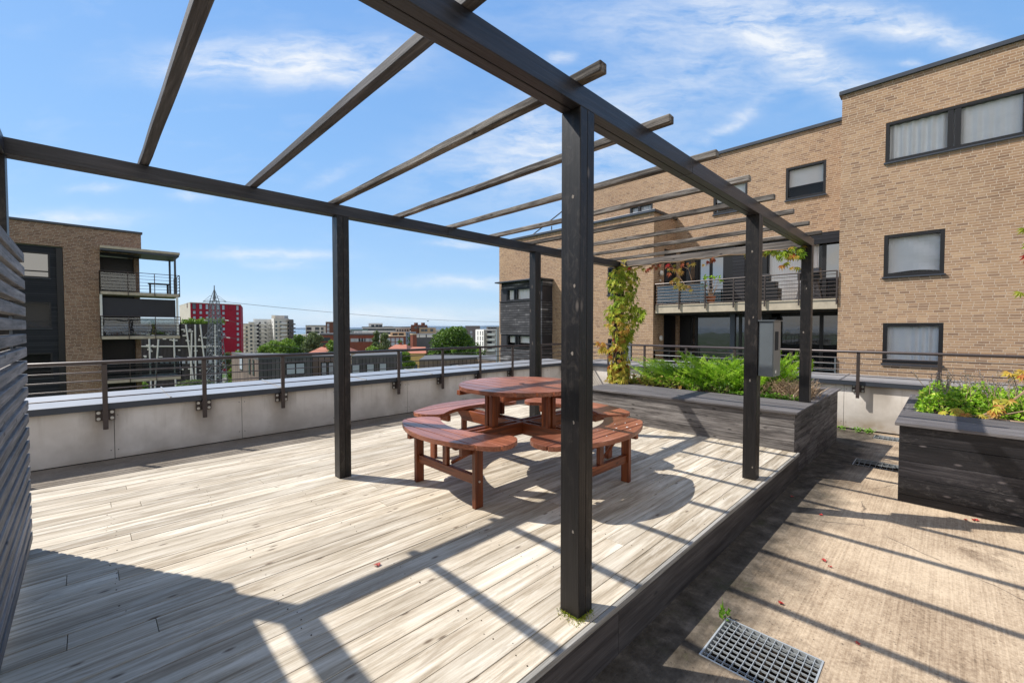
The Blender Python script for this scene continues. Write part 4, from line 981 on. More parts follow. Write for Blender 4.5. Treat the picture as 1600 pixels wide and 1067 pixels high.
def tuft(name, label, cat, mat, base, n, spread, h, lean=(0, 0), w=.006):
    t = thing(name, label, cat, base); m = MB()
    for i in range(n):
        a = rr.uniform(0, 6.283); b = Vector((rr.gauss(0, spread[0]), rr.gauss(0, spread[1]), 0)); d = Vector((math.cos(a)*.5+lean[0], math.sin(a)*.5+lean[1], rr.uniform(.7, 1.5))).normalized(); L_ = rr.uniform(*h)
        p1 = b+d*L_*.5; p2 = b+d*L_+Vector((math.cos(a), math.sin(a), -.4))*L_*.22; sd = Vector((-math.sin(a), math.cos(a), 0))*w; rn = rr.random()
        m.quad([b-sd, b+sd, p1+sd*.8, p1-sd*.8], rn); m.quad([p1-sd*.8, p1+sd*.8, p2+sd*.2, p2-sd*.2], rn)
    return m.build('blades', mat, t)
tuft('dry_grass', 'dry straw-coloured grass tuft beside the front corner post on the grey planter', 'dry grass', M['dry'], (6.95, 1.42, .43), 330, (.14, .07), (.12, .33), (0, -.25))
m = MB(); tt = thing('dead_twigs', 'tangle of dead brown twigs under the right side of the juniper', 'twigs', (6.85, 1.62, .43))
for i in range(260):
    p = Vector((rr.gauss(0, .12), rr.gauss(0, .17), rr.uniform(0, .22))); m.tube([p, p+rv(.06), p+rv(.09)], .0022, 3)
m.build('twigs', M['stem'], tt)
# planter 2: leafy herbs, lavender heads, creeper and a fallen branch
def dome(x0, x1, y0, y1, zb, h):
    def f():
        x, y = rr.uniform(x0, x1), rr.uniform(y0, y1)
        e = min(1, (y1-y)/.22+.3)*min(1, (x-x0)/.25+.25); z = zb+h*e*(.55+.3*math.sin(x*5+1)*math.sin(y*6)+.15*rr.random())*rr.uniform(.45, 1)
        return Vector((x, y, z))
    return f
patch('herb_bush', 'dense lime-green leafy herbs filling the black planter', 'leafy plants', M['herb'], 15000, dome(6.42, 7.85, -2.2, .24, .46, .34), (.022, .048), .7, 14, .8)
lv = thing('lavender', 'faded lavender flower stalks rising at the back of the black planter', 'lavender', (7.1, -.2, .5)); m = MB(); sm = MB()
for i in range(130):
    b = Vector((rr.uniform(-.5, .6), rr.triangular(-1.1, .38, .2), .06)); tip = b+Vector((rr.gauss(0, .06), rr.gauss(.02, .07), rr.uniform(.16, .34))); sm.tube([b, tip], .002, 3)
    for q in range(7): m.kite(tip-(tip-b)*.05*q, rv(.5)+Vector((0, 0, .8)), rv(1), .022, .012, rr.random(), .4)
m.build('flowers', M['lav'], lv); sm.build('stalks', M['stem'], lv)
yc = thing('creeper_stem', 'bare climbing stem with orange leaves lying across the front of the black planter', 'creeper', (6.4, -.4, .5)); L = off(yc)
m = MB(); stemline(m, [(6.42, -.22, .50), (6.45, -.38, .60), (6.6, -.52, .74), (6.75, -.66, .93), (6.8, -.9, 1.3)], .011); stemline(m, [(6.40, -.15, .505), (6.42, -.35, .53), (6.41, -.52, .60), (6.4, -.8, .62)], .006); stemline(m, [(6.4, -.30, .505), (6.37, -.46, .50), (6.36, -.9, .505)], .009)
m.build('stem', M['stem'], yc, loc=L); m = MB()
for (x, y, z, s, n) in ((6.38, .04, .52, .07, 3), (6.37, -.13, .54, .08, 6), (6.37, -.24, .53, .07, 3), (6.5, -.40, .68, .08, 4), (6.74, -.56, .92, .09, 6), (6.4, -.35, .58, .08, 6), (6.76, -.5, .95, .08, 4)):
    for q in range(n): palm(m, Vector((x+rr.gauss(0, .02), y+rr.gauss(0, .04), z+rr.gauss(0, .02))), Vector((-.5, rr.gauss(0, .6), -.5)), Vector((-.8, rr.gauss(0, .3), .7)), s, rr.uniform(.55, .85))
m.build('leaves', M['vine'], yc, loc=L)
hv = thing('climbing_vine', 'strands of yellow and red vine leaves hanging in at the right edge', 'climbing vine', (6.4, -.62, .5)); L = off(hv)
m = MB(); stemline(m, [(6.4, -.62, .5), (6.42, -.60, 1.1), (6.4, -.56, 1.6), (6.42, -.58, 2.1), (6.4, -.62, 2.6)], .006); m.build('stem', M['stem'], hv, loc=L); m = MB()
for z0, z1, n, c in ((1.95, 2.25, 20, .35), (2.0, 2.1, 6, .95), (1.62, 1.78, 16, .42), (1.44, 1.5, 3, .85), (2.3, 2.6, 8, .5)):
    for q in range(n): palm(m, Vector((6.38+rr.gauss(0, .03), -.535+rr.gauss(0, .03)-.05, rr.uniform(z0, z1))), Vector((-.2, rr.gauss(.3, .4), -1)), Vector((-1, rr.gauss(0, .4), .4)), rr.uniform(.07, .1), min(1, max(0, rr.gauss(c, .12))))
m.build('leaves', M['vine'], hv, loc=L)
# weeds
wd = thing('weed', 'tall green weed sprouting at the corner of the nearest drain grate', 'weed', (2.565, .87, -.26)); m = MB()
for i in range(26): m.kite(Vector((rr.gauss(0, .015), rr.gauss(0, .012), rr.uniform(0, .04))), Vector((rr.gauss(0, .5), rr.gauss(0, .5), 1)), rv(1), rr.uniform(.02, .04), .018, rr.random())
for q in range(3): m.kite(Vector((.0, .0, .01)), Vector((-.12+.1*q, .1, 1)), Vector((-1, 0, 0)), .12-.03*q, .006, .6)
m.build('leaves', M['clover'], wd)
for i, (x, y, lab) in enumerate(((9.55, 1.30, 'single tiny weed clump at the foot of the white parapet beside the grey planter'), (9.6, 1.08, 'small weed clump in the middle of the row below the railing post'), (9.6, .93, 'bushiest weed clump at the foot of the white parapet'), )):
    t = thing('weed', lab, 'weed', (x, y, zg(x)), 0, 'weeds growing at the foot of the parapet'); m = MB()
    for q in range(26+22*i): m.kite(Vector((rr.gauss(0, .03), rr.gauss(0, .03), rr.uniform(.01, .08))), Vector((rr.gauss(0, 1), rr.gauss(0, 1), .6)), Vector((-.4, 0, 1)), .035, .028, rr.random())
    m.build('leaves', M['clover'], t)

# ================================================================== CITY
def gz(r):
    pts = [(0, -12), (60, -12), (200, -20), (400, -26), (1500, -30), (40000, -31)]
    for (a, za), (b, zb) in zip(pts[:-1], pts[1:]):
        if r <= b: return za+(zb-za)*(r-a)/(b-a)
    return -31
m = MB(); rings = [0, 12, 30, 60, 100, 150, 200, 300, 400, 700, 1500, 2600]; N = 48
for i in range(len(rings)-1):
    for k in range(N):
        q = []
        for (r_, kk) in ((rings[i], k), (rings[i+1], k), (rings[i+1], k+1), (rings[i], k+1)): a = 2*math.pi*kk/N; q.append((r_*math.cos(a), r_*math.sin(a), gz(r_)))
        m.quad(q if i else q[1:4] if False else q)
k = NT('city_ground_grass_and_asphalt'); o = k.coord(); nz = k.noise(o, .03, 5, .6)
c = k.ramp(nz, [(.42, (.05, .10, .02)), (.5, (.07, .12, .03)), (.52, (.16, .15, .14)), (.7, (.20, .19, .17))]); c = k.mix(k.mrange(k.noise(o, .6, 3), .3, .7, 0, .3), c, (.03, .07, .015))
tag(m.build('ground', k.done(k.bsdf(c, .9, 0, None, .1))), kind='structure')
m = MB()
for i in range(N):
    a, b = 2*math.pi*i/N, 2*math.pi*(i+1)/N
    m.quad([(2500*math.cos(a), 2500*math.sin(a), -30.5), (15000*math.cos(a), 15000*math.sin(a), -30.5), (15000*math.cos(b), 15000*math.sin(b), -30.5), (2500*math.cos(b), 2500*math.sin(b), -30.5)])
tag(m.build('water', plain('blue_fjord_water', (.03, .10, .20), .15, 0, .1, .01)), kind='structure')
m = MB(); prev = None
for i in range(241):
    a = R(-30+150*i/240); h = 30+32*(math.sin(i*.11)*.5+.5*math.sin(i*.047+2)+.25*math.sin(i*.37)); rD = 9500
    cur = [(rD*math.cos(a), rD*math.sin(a), -32), ((rD+700)*math.cos(a), (rD+700)*math.sin(a), h*.7), ((rD+1500)*math.cos(a), (rD+1500)*math.sin(a), h)]
    if prev: m.quad([prev[0], cur[0], cur[1], prev[1]]); m.quad([prev[1], cur[1], cur[2], prev[2]])
    prev = cur
tag(m.build('hills', plain('haze_blue_forest_hill', (.022, .055, .09), .9, 0, .25, .002)), kind='structure')  # distance haze is put into the hills' blue colour

def hp(px, d): p = ray(px, 512.8, d); return Vector((p.x, p.y, 0))
def zat(py, d): return ray(800, py, d).z
far = {}
def fm(name, c, var=.12, scale=.3):
    if name not in far: far[name] = plain(name, c, .8, 0, var, scale, .2)
    return far[name]
class Bld:
    def __init__(s, name, label, cat, foot, group=None):
        s.P = [hp(px, d) for px, d in foot]; s.c = sum(s.P, Vector())/len(s.P)
        s.zb = gz(s.c.length)-1; s.t = thing(name, label, cat, (s.P[0].x, s.P[0].y, s.zb), 0, group); s.L = off(s.t)
    def body(s, ytop, mats, d=None, zb=None, idx=None, name='wall', over=0):
        P = s.P; zt = zat(ytop, d); zb = s.zb if zb is None else zb; m = MB(); n = len(P)
        for i in range(n):
            a, b = P[i], P[(i+1) % n]; m.quad([(a.x, a.y, zb), (b.x, b.y, zb), (b.x, b.y, zt), (a.x, a.y, zt)], mi=i % len(mats))
        m.quad([(p.x, p.y, zt) for p in P], mi=len(mats)-1)
        m.build(name, mats, s.t, loc=s.L); s.zt = zt
        return zt
    def roof(s, mat, h=.4, o=.15, name='roof'):
        m = MB(); q = [s.c+(p-s.c)*(1+o/10) for p in s.P]; m.prism([(p.x, p.y) for p in q], s.zt+.01, s.zt+h); return m.build(name, mat, s.t, loc=s.L)
    def wins(s, face, us, zs, w, h, mat, frame=None, name='window', dz=0):
        a, b = s.P[face], s.P[(face+1) % len(s.P)]; d = (b-a); ln = d.length; d.normalize(); nrm = Vector((d.y, -d.x, 0))
        if nrm.dot(a-CAM) > 0: nrm = -nrm
        ang = math.atan2(d.y, d.x); base = None
        for u in us:
            for z in zs:
                p = a+d*(ln*u)+nrm*.03; loc = Vector((p.x, p.y, z))+s.L
                if base is None:
                    m = MB(); m.box((-w/2, -.06, -h/2), (w/2, .06, h/2), mi=0)
                    if frame is not None: m.box((-w/2-.15, -.03, -h/2-.15), (w/2+.15, .03, h/2+.15), mi=1)
                    base = m.build(name, [mat]+([frame] if frame is not None else []), s.t)
                    base.location = loc; base.rotation_euler = (0, 0, ang)
                else:
                    o = base.copy(); col.objects.link(o); o.parent = s.t; o.location = loc
    def balc(s, face, us, zs, w, mat, h=1.0, dp=1.4, name='balcony'):
        a, b = s.P[face], s.P[(face+1) % len(s.P)]; d = (b-a); ln = d.length; d.normalize(); nrm = Vector((d.y, -d.x, 0))
        if nrm.dot(a-CAM) > 0: nrm = -nrm
        sgn = 1 if Vector((-math.sin(math.atan2(d.y, d.x)), math.cos(math.atan2(d.y, d.x)), 0)).dot(nrm) > 0 else -1
        base = None
        for u in us:
            for z in zs:
                p = a+d*(ln*u); loc = Vector((p.x, p.y, z))+s.L
                if base is None:
                    m = MB(); m.box((-w/2, 0, -.1), (w/2, sgn*dp, .1)); m.box((-w/2, sgn*(dp-.1), .101), (w/2, sgn*dp, h)); m.box((-w/2, 0, .101), (-w/2+.08, sgn*(dp-.101), h)); m.box((w/2-.08, 0, .101), (w/2, sgn*(dp-.101), h))
                    base = m.build(name, mat, s.t); base.location = loc; base.rotation_euler = (0, 0, math.atan2(d.y, d.x))
                else: o = base.copy(); col.objects.link(o); o.parent = s.t; o.location = loc
G, DK = M['glassfar'], fm('dark_far_recess', (.03, .03, .035)); PALE = M['farpale']
cream = fm('cream_render', (.55, .51, .44)); white = fm('white_render', (.74, .73, .69)); redm = fm('bright_red_cladding', (.33, .012, .03)); grey = fm('grey_render', (.32, .31, .30))
brown = fm('brown_brick_far', (.16, .07, .045)); redb = fm('red_brick_far', (.22, .075, .05)); dgrey = fm('dark_grey_cladding_far', (.11, .10, .10)); tile = fm('orange_roof_tile', (.38, .155, .105)); tan = fm('tan_render', (.52, .38, .25))
roofm = fm('grey_roof_felt', (.11, .113, .12)); green = fm('green_grey_glass_cladding', (.18, .28, .26))
# red block
b = Bld('red_apartment_block', 'tall bright red apartment block with a cream end wall, behind the lattice pylon', 'apartment block', [(298, 230), (376.5, 252), (380, 290), (281, 262)]); b.body(475, [redm, redm, cream, cream], 240)
b.roof(cream, .4, .03)
zr = [zat(y, 240) for y in (489, 497, 505.5, 514, 522.5, 531, 540, 549)]
b.wins(0, [.07, .19, .31, .43, .53, .635], zr[:2], 1.15, 1.45, PALE, DK); b.wins(0, [.07], [zat(480, 240)], 1.4, 2.8, G, DK); b.wins(0, [.19, .31, .43, .53, .635, .93], [zat(480, 240)], 1.15, 2.5, PALE, DK)
b.wins(0, [.93], zr, 1.15, 1.45, PALE, DK); b.wins(0, [.635], zr[2:5], 1.1, 1.4, PALE, DK); b.wins(0, [.07, .19, .31], [zr[2]], 1.2, 1.5, G, DK)
b.wins(0, [.79], [zat(479.5, 240)], 2.2, 2.2, redm, DK, 'bay_window'); b.wins(3, [.75], [zat(479, 250)], 2.2, 2.4, DK, redm, 'bay_window'); b.wins(0, [.60, .72, .84, .95], [zat(560, 240)], 1.2, 4, DK)
# cream tower group
def tower(lab, foot, yt, d, mats, cols, rows, cols2=(), balc=(), rs=6.05, y0=None, group='cream tower blocks beyond the trees', cr=None, bm=None):
    b = Bld('tower_block', lab, 'tower block', foot, group); b.body(yt, mats, d); zs = [zat((y0 or yt+6)+rs*i, d) for i in range(rows)]
    if cols: b.wins(0, cols, zs, 1.5, 1.5, G)
    if cols2: b.wins(1 if cr is None else cr, cols2, zs, 1.5, 1.5, G)
    for u, w in balc: b.balc(0, [u], [z-1.2 for z in zs], w, bm or white)
    return b
tower('low left cream tower stepped back behind the red block with green top floor', [(377, 330), (389, 330), (391, 360), (377, 360)], 505.5, 330, [cream, cream, green], [.7], 7, (), ((.35, 3.2),))
tower('narrow pinkish cream tower with one window column beside the stacked balconies', [(388.5, 322), (397, 324), (398, 350), (388, 350)], 503, 322, [cream, cream, white], [.45], 8)
t3 = tower('cream tower with rounded balcony stacks and a dark recess, left of the tallest one', [(396, 335), (424, 345), (428, 375), (396, 370)], 498.5, 338, [white, cream, white], [.36, .66], 8, (), ((.12, 3.0), (.50, 3.4), (.9, 3.0)))
t3.wins(0, [.25], [zat(527, 338)], 1.8, 22, DK, None, 'recess')
t4 = tower('tallest cream tower with two lift houses on its roof', [(424, 345), (428, 334), (452, 345), (452, 375)], 497.5, 338, [white, cream, cream, white], [.5], 9, [.15, .42, .95], ())
t4.balc(1, [.58], [zat(506+6.05*i, 340) for i in range(8)], 5.2, white)
for (a, c_, yt) in ((424.5, 430, 492.5), (434, 444.5, 493)):
    p0, p1 = hp(a, 350), hp(c_, 350); d_ = (p1-p0); nn = Vector((-d_.y, d_.x, 0)).normalized()*6; m = MB(); m.prism([(p0.x, p0.y), (p1.x, p1.y), (p1.x+nn.x, p1.y+nn.y), (p0.x+nn.x, p0.y+nn.y)], t4.zt+.01, zat(yt, 350)); m.build('lift_house', grey if a > 430 else cream, t4.t, loc=t4.L)
tower('dark glazed tower end with projecting balconies at the right of the cream towers', [(451.5, 342), (458, 344), (459, 370), (452, 370)], 499, 342, [dgrey, dgrey, dgrey], [], 6, (), ((.9, 3.5),), bm=dgrey)
# white and brown block behind the post
b = Bld('apartment_block', 'white and brown apartment block left of the near timber post', 'apartment block', [(477.5, 300), (510, 300), (511, 330), (478, 330)]); b.body(509, [white, dgrey, cream], 300); b.roof(roofm, .4)
b.wins(0, [.1, .22, .52, .6, .8], [zat(513.5, 300), zat(519.5, 300), zat(526, 300)], 1.8, 2.0, G)
b = Bld('apartment_block', 'dark red brick stair tower block rising beside the white block', 'apartment block', [(509, 298), (530, 298), (530, 330), (509, 330)]); b.body(503.5, [brown, brown, white], 298); b.roof(white, .5); b.wins(0, [.18], [zat(y, 298) for y in (508, 514, 520, 526)], 1.6, 2.2, PALE)
b = Bld('brick_building', 'low brown brick building with tan bands behind the post and trees', 'brick building', [(500, 215), (592, 222), (592, 250), (500, 245)]); b.body(523.5, [redb, redb, roofm], 218); b.roof(roofm, .7)
b.wins(0, [.55+.045*i for i in range(9)], [zat(531.5, 218)], 2.2, 1.7, PALE); b.wins(0, [.03, .08, .13], [zat(530, 218), zat(538, 218)], 2.0, 1.8, G)
b = Bld('apartment_block', 'long white terraced apartment block on the skyline', 'apartment block', [(566, 330), (668, 345), (668, 375), (566, 360)]); b.body(511.5, [white, white, grey], 335); b.roof(roofm, .5)
b.wins(0, [.04+.052*i for i in range(18)], [zat(515, 335), zat(520.5, 335)], 3.0, 1.6, G); 
b = Bld('apartment_block', 'white penthouse block stepped above the long terraced block', 'apartment block', [(576, 350), (598, 350), (598, 370), (576, 370)]); b.body(505, [white, white, white], 350); b.wins(0, [.3, .6, .85], [zat(509, 350)], 2.6, 1.8, G)
b = Bld('glass_building', 'low green-grey glazed building just right of the near post', 'building', [(549, 320), (575, 322), (575, 345), (549, 345)]); b.body(514.5, [green, green, roofm], 320); b.wins(0, [.2, .5, .8], [zat(518, 320), zat(522.5, 320)], 3.4, 1.3, PALE)
b = Bld('brick_building', 'dark red brick building with chimneys on the skyline left of the big tree', 'brick building', [(642, 300), (667, 305), (668, 330), (642, 330)]); b.body(507.5, [brown, brown, brown], 300); b.wins(0, [.3, .55, .8], [zat(512, 300)], 2.0, 1.8, G)
m = MB()
for px in (650, 661): p = hp(px, 310); m.box((p.x-1, p.y-1, b.zt), (p.x+1, p.y+1, b.zt+1.6))
m.build('chimney', brown, b.t, loc=b.L)
b = Bld('brick_building', 'orange-tan upper storey building below the dark red skyline block', 'brick building', [(655, 285), (681, 290), (681, 310), (655, 310)]); b.body(512, [tan, redb, roofm], 285); b.wins(0, [.2, .4, .75], [zat(516, 285)], 2, 1.7, G)
b = Bld('brick_building', 'brown brick school-like building with windows above the orange roofs', 'brick building', [(594, 205), (634, 212), (634, 235), (594, 230)]); b.body(526, [redb, redb, tan], 208); b.wins(0, [.15+.17*i for i in range(5)], [zat(531, 208), zat(537.5, 208)], 1.7, 1.7, PALE); b.roof(tan, .4)
b = Bld('brick_building', 'small rooftop storey of tan and brown brick above the school-like building', 'brick building', [(610, 216), (634, 219), (634, 232), (610, 230)]); b.body(519, [tan, redb, roofm], 218); b.wins(0, [.3, .7], [zat(523, 218)], 2.5, 1.5, DK)
b = Bld('industrial_building', 'low grey industrial building with a white gable left of the big tree', 'industrial building', [(640, 230), (690, 238), (690, 262), (640, 255)]); b.body(522, [roofm, roofm, roofm], 232); b.wins(0, [.2, .4, .62], [zat(525, 232)], 3.2, 1.5, white)
ck = thing('brick_chimney', 'square orange brick chimney stack left of the big tree', 'chimney', tuple(hp(646, 190)+Vector((0, 0, gz(190)-1))))
m = MB(); m.box((-1.0, -1.0, 0), (1.0, 1.0, zat(523, 190)-gz(190)+1)); m.build('stack', redb, ck); m = MB(); m.box((-1.15, -1.15, zat(523, 190)-gz(190)+1.001), (1.15, 1.15, zat(522, 190)-gz(190)+1.2)); m.build('cap', tan, ck)
b = Bld('apartment_block', 'grey-brown flat-topped block on the skyline right of the big tree', 'apartment block', [(727, 300), (750, 300), (750, 330), (727, 330)]); b.body(509, [fm('mauve_grey_cladding', (.22, .19, .19)), dgrey, dgrey], 300); b.wins(0, [.4, .75], [zat(y, 300) for y in (519, 525, 531)], 1.6, 1.8, PALE)
b = Bld('apartment_block', 'white block with narrow windows beside the slatted bay', 'apartment block', [(743, 210), (756, 200), (775, 206), (776, 240), (744, 240)]); b.body(515, [white, fm('taupe_render', (.34, .31, .28)), white], 204)
zs = [zat(y, 204) for y in (520.5, 528.5, 536.5, 545)]; b.wins(0, [.3, .6, .88], zs, .8, 1.9, G); b.balc(1, [.45], [z-1.0 for z in zs], 3.9, white, 1.0, 1.6); b.wins(1, [.45], zs, 3.0, 2.0, DK); b.wins(1, [.93], zs, .9, 1.6, cream)
b = Bld('apartment_block', 'dark flat roof block peeping between the white block and the bay', 'apartment block', [(760, 260), (790, 262), (790, 280), (760, 280)]); b.body(510.5, [grey, dgrey, dgrey], 260); b.wins(0, [.15, .3, .45], [zat(514, 260)], 1.6, 1.6, DK)
b = Bld('warehouse', 'long white roofed building low on the skyline behind the big tree', 'building', [(710, 420), (745, 425), (745, 450), (710, 450)]); b.body(514.5, [white, white, roofm], 420); b.wins(0, [.3, .6], [zat(517, 420)], 3, 1.5, G)
for i, (a_, c_, yt, d_, mt, lab) in enumerate((
    (600, 614, 509.5, 345, white, 'small white rooftop block on the skyline just right of the penthouse block'), (618, 640, 513, 310, cream, 'pale cream block on the skyline left of the dark red brick building'),
    (553, 566, 517.5, 300, white, 'low white block immediately right of the near post on the skyline'), (566, 590, 519, 280, cream, 'pale block above the brown brick building'),
    (634, 650, 519, 265, fm('blue_grey_render', (.30, .36, .42)), 'blue-grey block above the school-like building'), (668, 690, 516.5, 330, white, 'white block at the left shoulder of the big tree'),
    (690, 712, 517, 400, cream, 'distant cream block seen over the big tree'), (459, 478, 524, 420, white, 'low white building under the strip of fjord by the cream towers'),
    (531, 549, 515, 340, grey, 'grey block close behind the near post'), (480, 500, 524, 250, tan, 'tan building at the foot of the white and brown block'), (716, 730, 518, 300, roofm, 'dark low block right of the big tree'))):
    b = Bld('distant_block', lab, 'building', [(a_, d_), (c_, d_+6), (c_, d_+24), (a_, d_+20)], 'distant blocks filling the skyline'); b.body(yt, [mt, mt, roofm], d_)
    b.wins(0, [.14+.18*q for q in range(5)], [zat(yt+3.2, d_), zat(yt+8.2, d_), zat(yt+13.2, d_)], (c_-a_)*d_/FPX*.09, 1.5, G)
    if i % 2: b.roof(white if mt != white else cream, .5)
# tiled houses
def gable(label, px0, px1, yeave, yridge, d, wallm, n=0):
    t0 = hp(px0, d); t1 = hp(px1, d); e = (t1-t0); ln = e.length; ang = math.atan2(e.y, e.x); zb = gz(d)
    t = thing('tiled_house', label, 'house', (t0.x, t0.y, zb), ang, 'houses with orange tiled roofs'); ze = zat(yeave, d)-zb; zr_ = zat(yridge, d)-zb; dp = 9
    m = MB(); m.box((0, 0, 0), (ln, dp, ze)); m.build('wall', wallm, t)
    m = MB(); a, b_ = (-.4, -.4, ze), (ln+.4, -.4, ze); c1, c2 = (ln*.15, dp/2, zr_), (ln*.85, dp/2, zr_); f1, f2 = (-.4, dp+.4, ze), (ln+.4, dp+.4, ze)
    m.quad([a, b_, c2, c1]); m.quad([b_, f2, c2]); m.quad([f2, f1, c1, c2]); m.quad([f1, a, c1]); m.quad([a, f1, f2, b_]); r_ = m.build('roof', tile, t)
    for i in range(n):
        x = ln*(.25+.5*i/max(1, n-1)) if n > 1 else ln*.5; m = MB(); m.box((x-.35, dp/2-.3, zr_-.8), (x+.35, dp/2+.3, zr_+.7)); m.build('chimney', redb, r_)
    for i in range(3):
        x = ln*(.2+.3*i); m = MB(); m.box((x-.5, -.05, ze*.55), (x+.5, .05, ze*.55+1.4)); m.build('window', G, t)
gable('salmon tiled house with several chimneys just left of the near post', 482, 545, 552, 543, 140, tan, 4)
gable('orange tiled house low among trees right of the near post', 608, 634, 545, 539, 150, cream, 1)
gable('salmon roofed yellow house in front of the brick chimney', 634, 664, 552, 543, 120, fm('yellow_render', (.60, .42, .16)), 0)
# board-clad flat-roofed houses just below
def clad(label, foot, yt, d, mats, w=()):
    b = Bld('flat_roofed_house', label, 'house', foot, 'board clad flat roofed houses below the terrace'); b.body(yt, mats, d); b.roof(roofm, .25, .05)
    for f, us, y, ww, hh, mt in w: b.wins(f, us, [zat(y, d)], ww, hh, mt, M['charcoal'])
    return b
clad('dark board-clad house with brown left end, farthest left below the railing', [(361, 62), (403, 50), (487, 54), (483, 58), (380, 60)], 560.5, 52, [M['brownclad'], M['woodclad'], M['brownclad'], M['woodclad'], roofm], ((0, [.42], 573, 1.5, 1.5, PALE), (0, [.72, .85], 574, .5, 1.6, G), (1, [.58, .76], 577, .9, 1.2, PALE)))
clad('brown board-clad house recessed behind the near post', [(484, 60), (548, 62), (548, 70), (484, 68)], 559, 60, [M['brownclad'], M['brownclad'], roofm], ((0, [.33, .50], 577, .55, 1.6, PALE),))
clad('long dark board-clad house right of the near post', [(549, 58), (622, 62), (628, 69), (560, 67)], 557.5, 60, [M['woodclad'], M['woodclad'], roofm], ((0, [.08, .38, .65], 574.5, .9, 1.0, PALE),))
clad('low brown board-clad house with a broad grey roof before the big tree', [(655, 60), (745, 64), (775, 60), (775, 70), (665, 70)], 563, 62, [M['brownclad'], M['brownclad'], M['woodclad'], roofm], ((0, [.6], 574, 1.0, .6, PALE),))
# screen-fronted building with slanting white columns
b = Bld('screen_fronted_building', 'dark building with slanting white columns and a planted roof behind the pylon', 'office building', [(192, 100), (346, 106), (346, 130), (192, 124)]); b.body(506, [DK, dgrey, roofm], 102)
A, B_ = b.P[0], b.P[1]; dd = (B_-A).normalized(); nn = Vector((dd.y, -dd.x, 0)); nn = -nn if nn.dot(A-CAM) > 0 else nn
def pf(px, py, o=0.6):
    u = (px-192)/154; p = A.lerp(B_, u)+nn*o; d_ = 100+6*u; return Vector((p.x, p.y, zat(py, d_)))
m = MB()
for i in range(75): px = 194+2.02*i; m.tube([pf(px, 507, .25), pf(px, 606, .25)], .075, 4)
m.build('louvres', dgrey, b.t, loc=b.L)
for a_, c_ in (((290, 507), (301, 600)), ((305, 507), (304, 600)), ((313, 507), (322, 600)), ((337, 507), (336, 600)), ((299, 520), (296, 600)), ((247, 530), (240, 606)), ((271, 528), (272, 606)), ((233, 528), (234, 606))):
    m = MB(); m.tube([pf(*a_), pf(*c_)], .17, 4); m.build('column', white, b.t, loc=b.L)
rq = random.Random(9)
for i in range(60):
    px = rq.uniform(222, 344); py = rq.choice([517, 523, 531, 541, 541, 548, 556, 577, 590])+rq.uniform(-2, 2); w_ = rq.uniform(1.2, 3.2); m = MB(); m.tube([pf(px-w_, py, .45), pf(px+w_, py, .45)], .15, 4); m.build('bracket', white, b.t, loc=b.L)
m = MB(); m.tube([pf(200, 541, .5), pf(344, 541, .5)], .16, 4); m.build('beam', white, b.t, loc=b.L)
for i in range(14): px = 222+8.6*i; m = MB(); p = pf(px, 568, .35); q = pf(px+5, 560, .35); m.quad([p, (q.x, q.y, p.z), q, (p.x, p.y, q.z)]); m.build('window', PALE, b.t, loc=b.L)
# roof hedge
m = MB()
for i in range(1500):
    u = random.uniform(.57, 1); p = A.lerp(B_, u)-nn*random.uniform(0, 3); p.z = b.zt+random.uniform(0, 1.15)*(.8+.3*math.sin(u*60)); m.kite(p, rv(1)+Vector((0, 0, .8)), rv(1), .45, .3, random.random())
tag(m.build('hedge', M['treelight']), 'strip of green planting along the roof of the screen-fronted building', 'hedge')
# pylon
pyd = 78; pc = hp(336, pyd); py = thing('lattice_pylon', 'grey steel lattice pylon standing in front of the red block', 'pylon', (pc.x, pc.y, gz(pyd))); L = off(py)
steel = fm('galvanised_pylon_steel', (.17, .18, .20), .2, 3); wsteel = fm('light_pylon_steel', (.24, .26, .29), .1, 3)
def lv_(py_): return zat(py_, pyd)
def hw(z): zt, zb = lv_(470), gz(pyd); return .5+(1.55-.5)*(zt-z)/(zt-zb)
# rotate body square to the view a little
e1 = Vector((math.cos(R(-35)), math.sin(R(-35)), 0)); e2 = Vector((-e1.y, e1.x, 0))
def cor(k, z, s=1): a, c_ = [(-1, -1), (1, -1), (1, 1), (-1, 1)][k % 4]; return pc+(e1*a+e2*c_)*hw(z)*s+Vector((0, 0, z))
zt, zb = lv_(470), gz(pyd); m = MB()
for k_ in range(4): m.tube([cor(k_, zb), cor(k_, zt)], .075, 4)
m.build('legs', steel, py, loc=L)
m = MB(); z = zt
while z > zb+.5:
    z2 = max(zb, z-max(.9, hw(z)*1.35))
    for k_ in range(4): m.tube([cor(k_, z), cor(k_+1, z2)], .032, 3); m.tube([cor(k_+1, z), cor(k_, z2)], .032, 3); m.tube([cor(k_, z), cor(k_+1, z)], .03, 3)
    z = z2
m.build('bracing', wsteel, py, loc=L)
top = pc+Vector((0, 0, lv_(446))); m = MB(); m.tube([pc+Vector((0, 0, zt)), top], [.16, .07], 5)
for k_ in range(4): m.tube([cor(k_, zt), cor(k_, lv_(465), .8), pc+Vector((0, 0, lv_(452)))], .05, 4)
m.build('peak', steel, py, loc=L)
arm = (RGT*1.0); ends = []
for yy, s0, nm in ((471, 2.1, 0), (500, 1.9, 1), (527, 2.1, 2)):
    m = MB(); z = lv_(yy)
    for sgn in (-1, 1):
        tip = pc+arm*s0*sgn+Vector((0, 0, z-.05)); ends.append((tip, nm))
        for k_ in range(4): m.tube([cor(k_, z), tip], .045, 3); 
        for k_ in (0, 2): m.tube([cor(k_, z+1.0), tip], .035, 3)
    m.build('cross_arm', steel, py, loc=L)
for tip, nm in ends:
    if nm == 0: continue
    m = MB(); m.tube([tip, tip+RGT*.55+Vector((0, 0, -.06))], [.11, .11], 6); m.build('insulator', M['white'], py, loc=L)
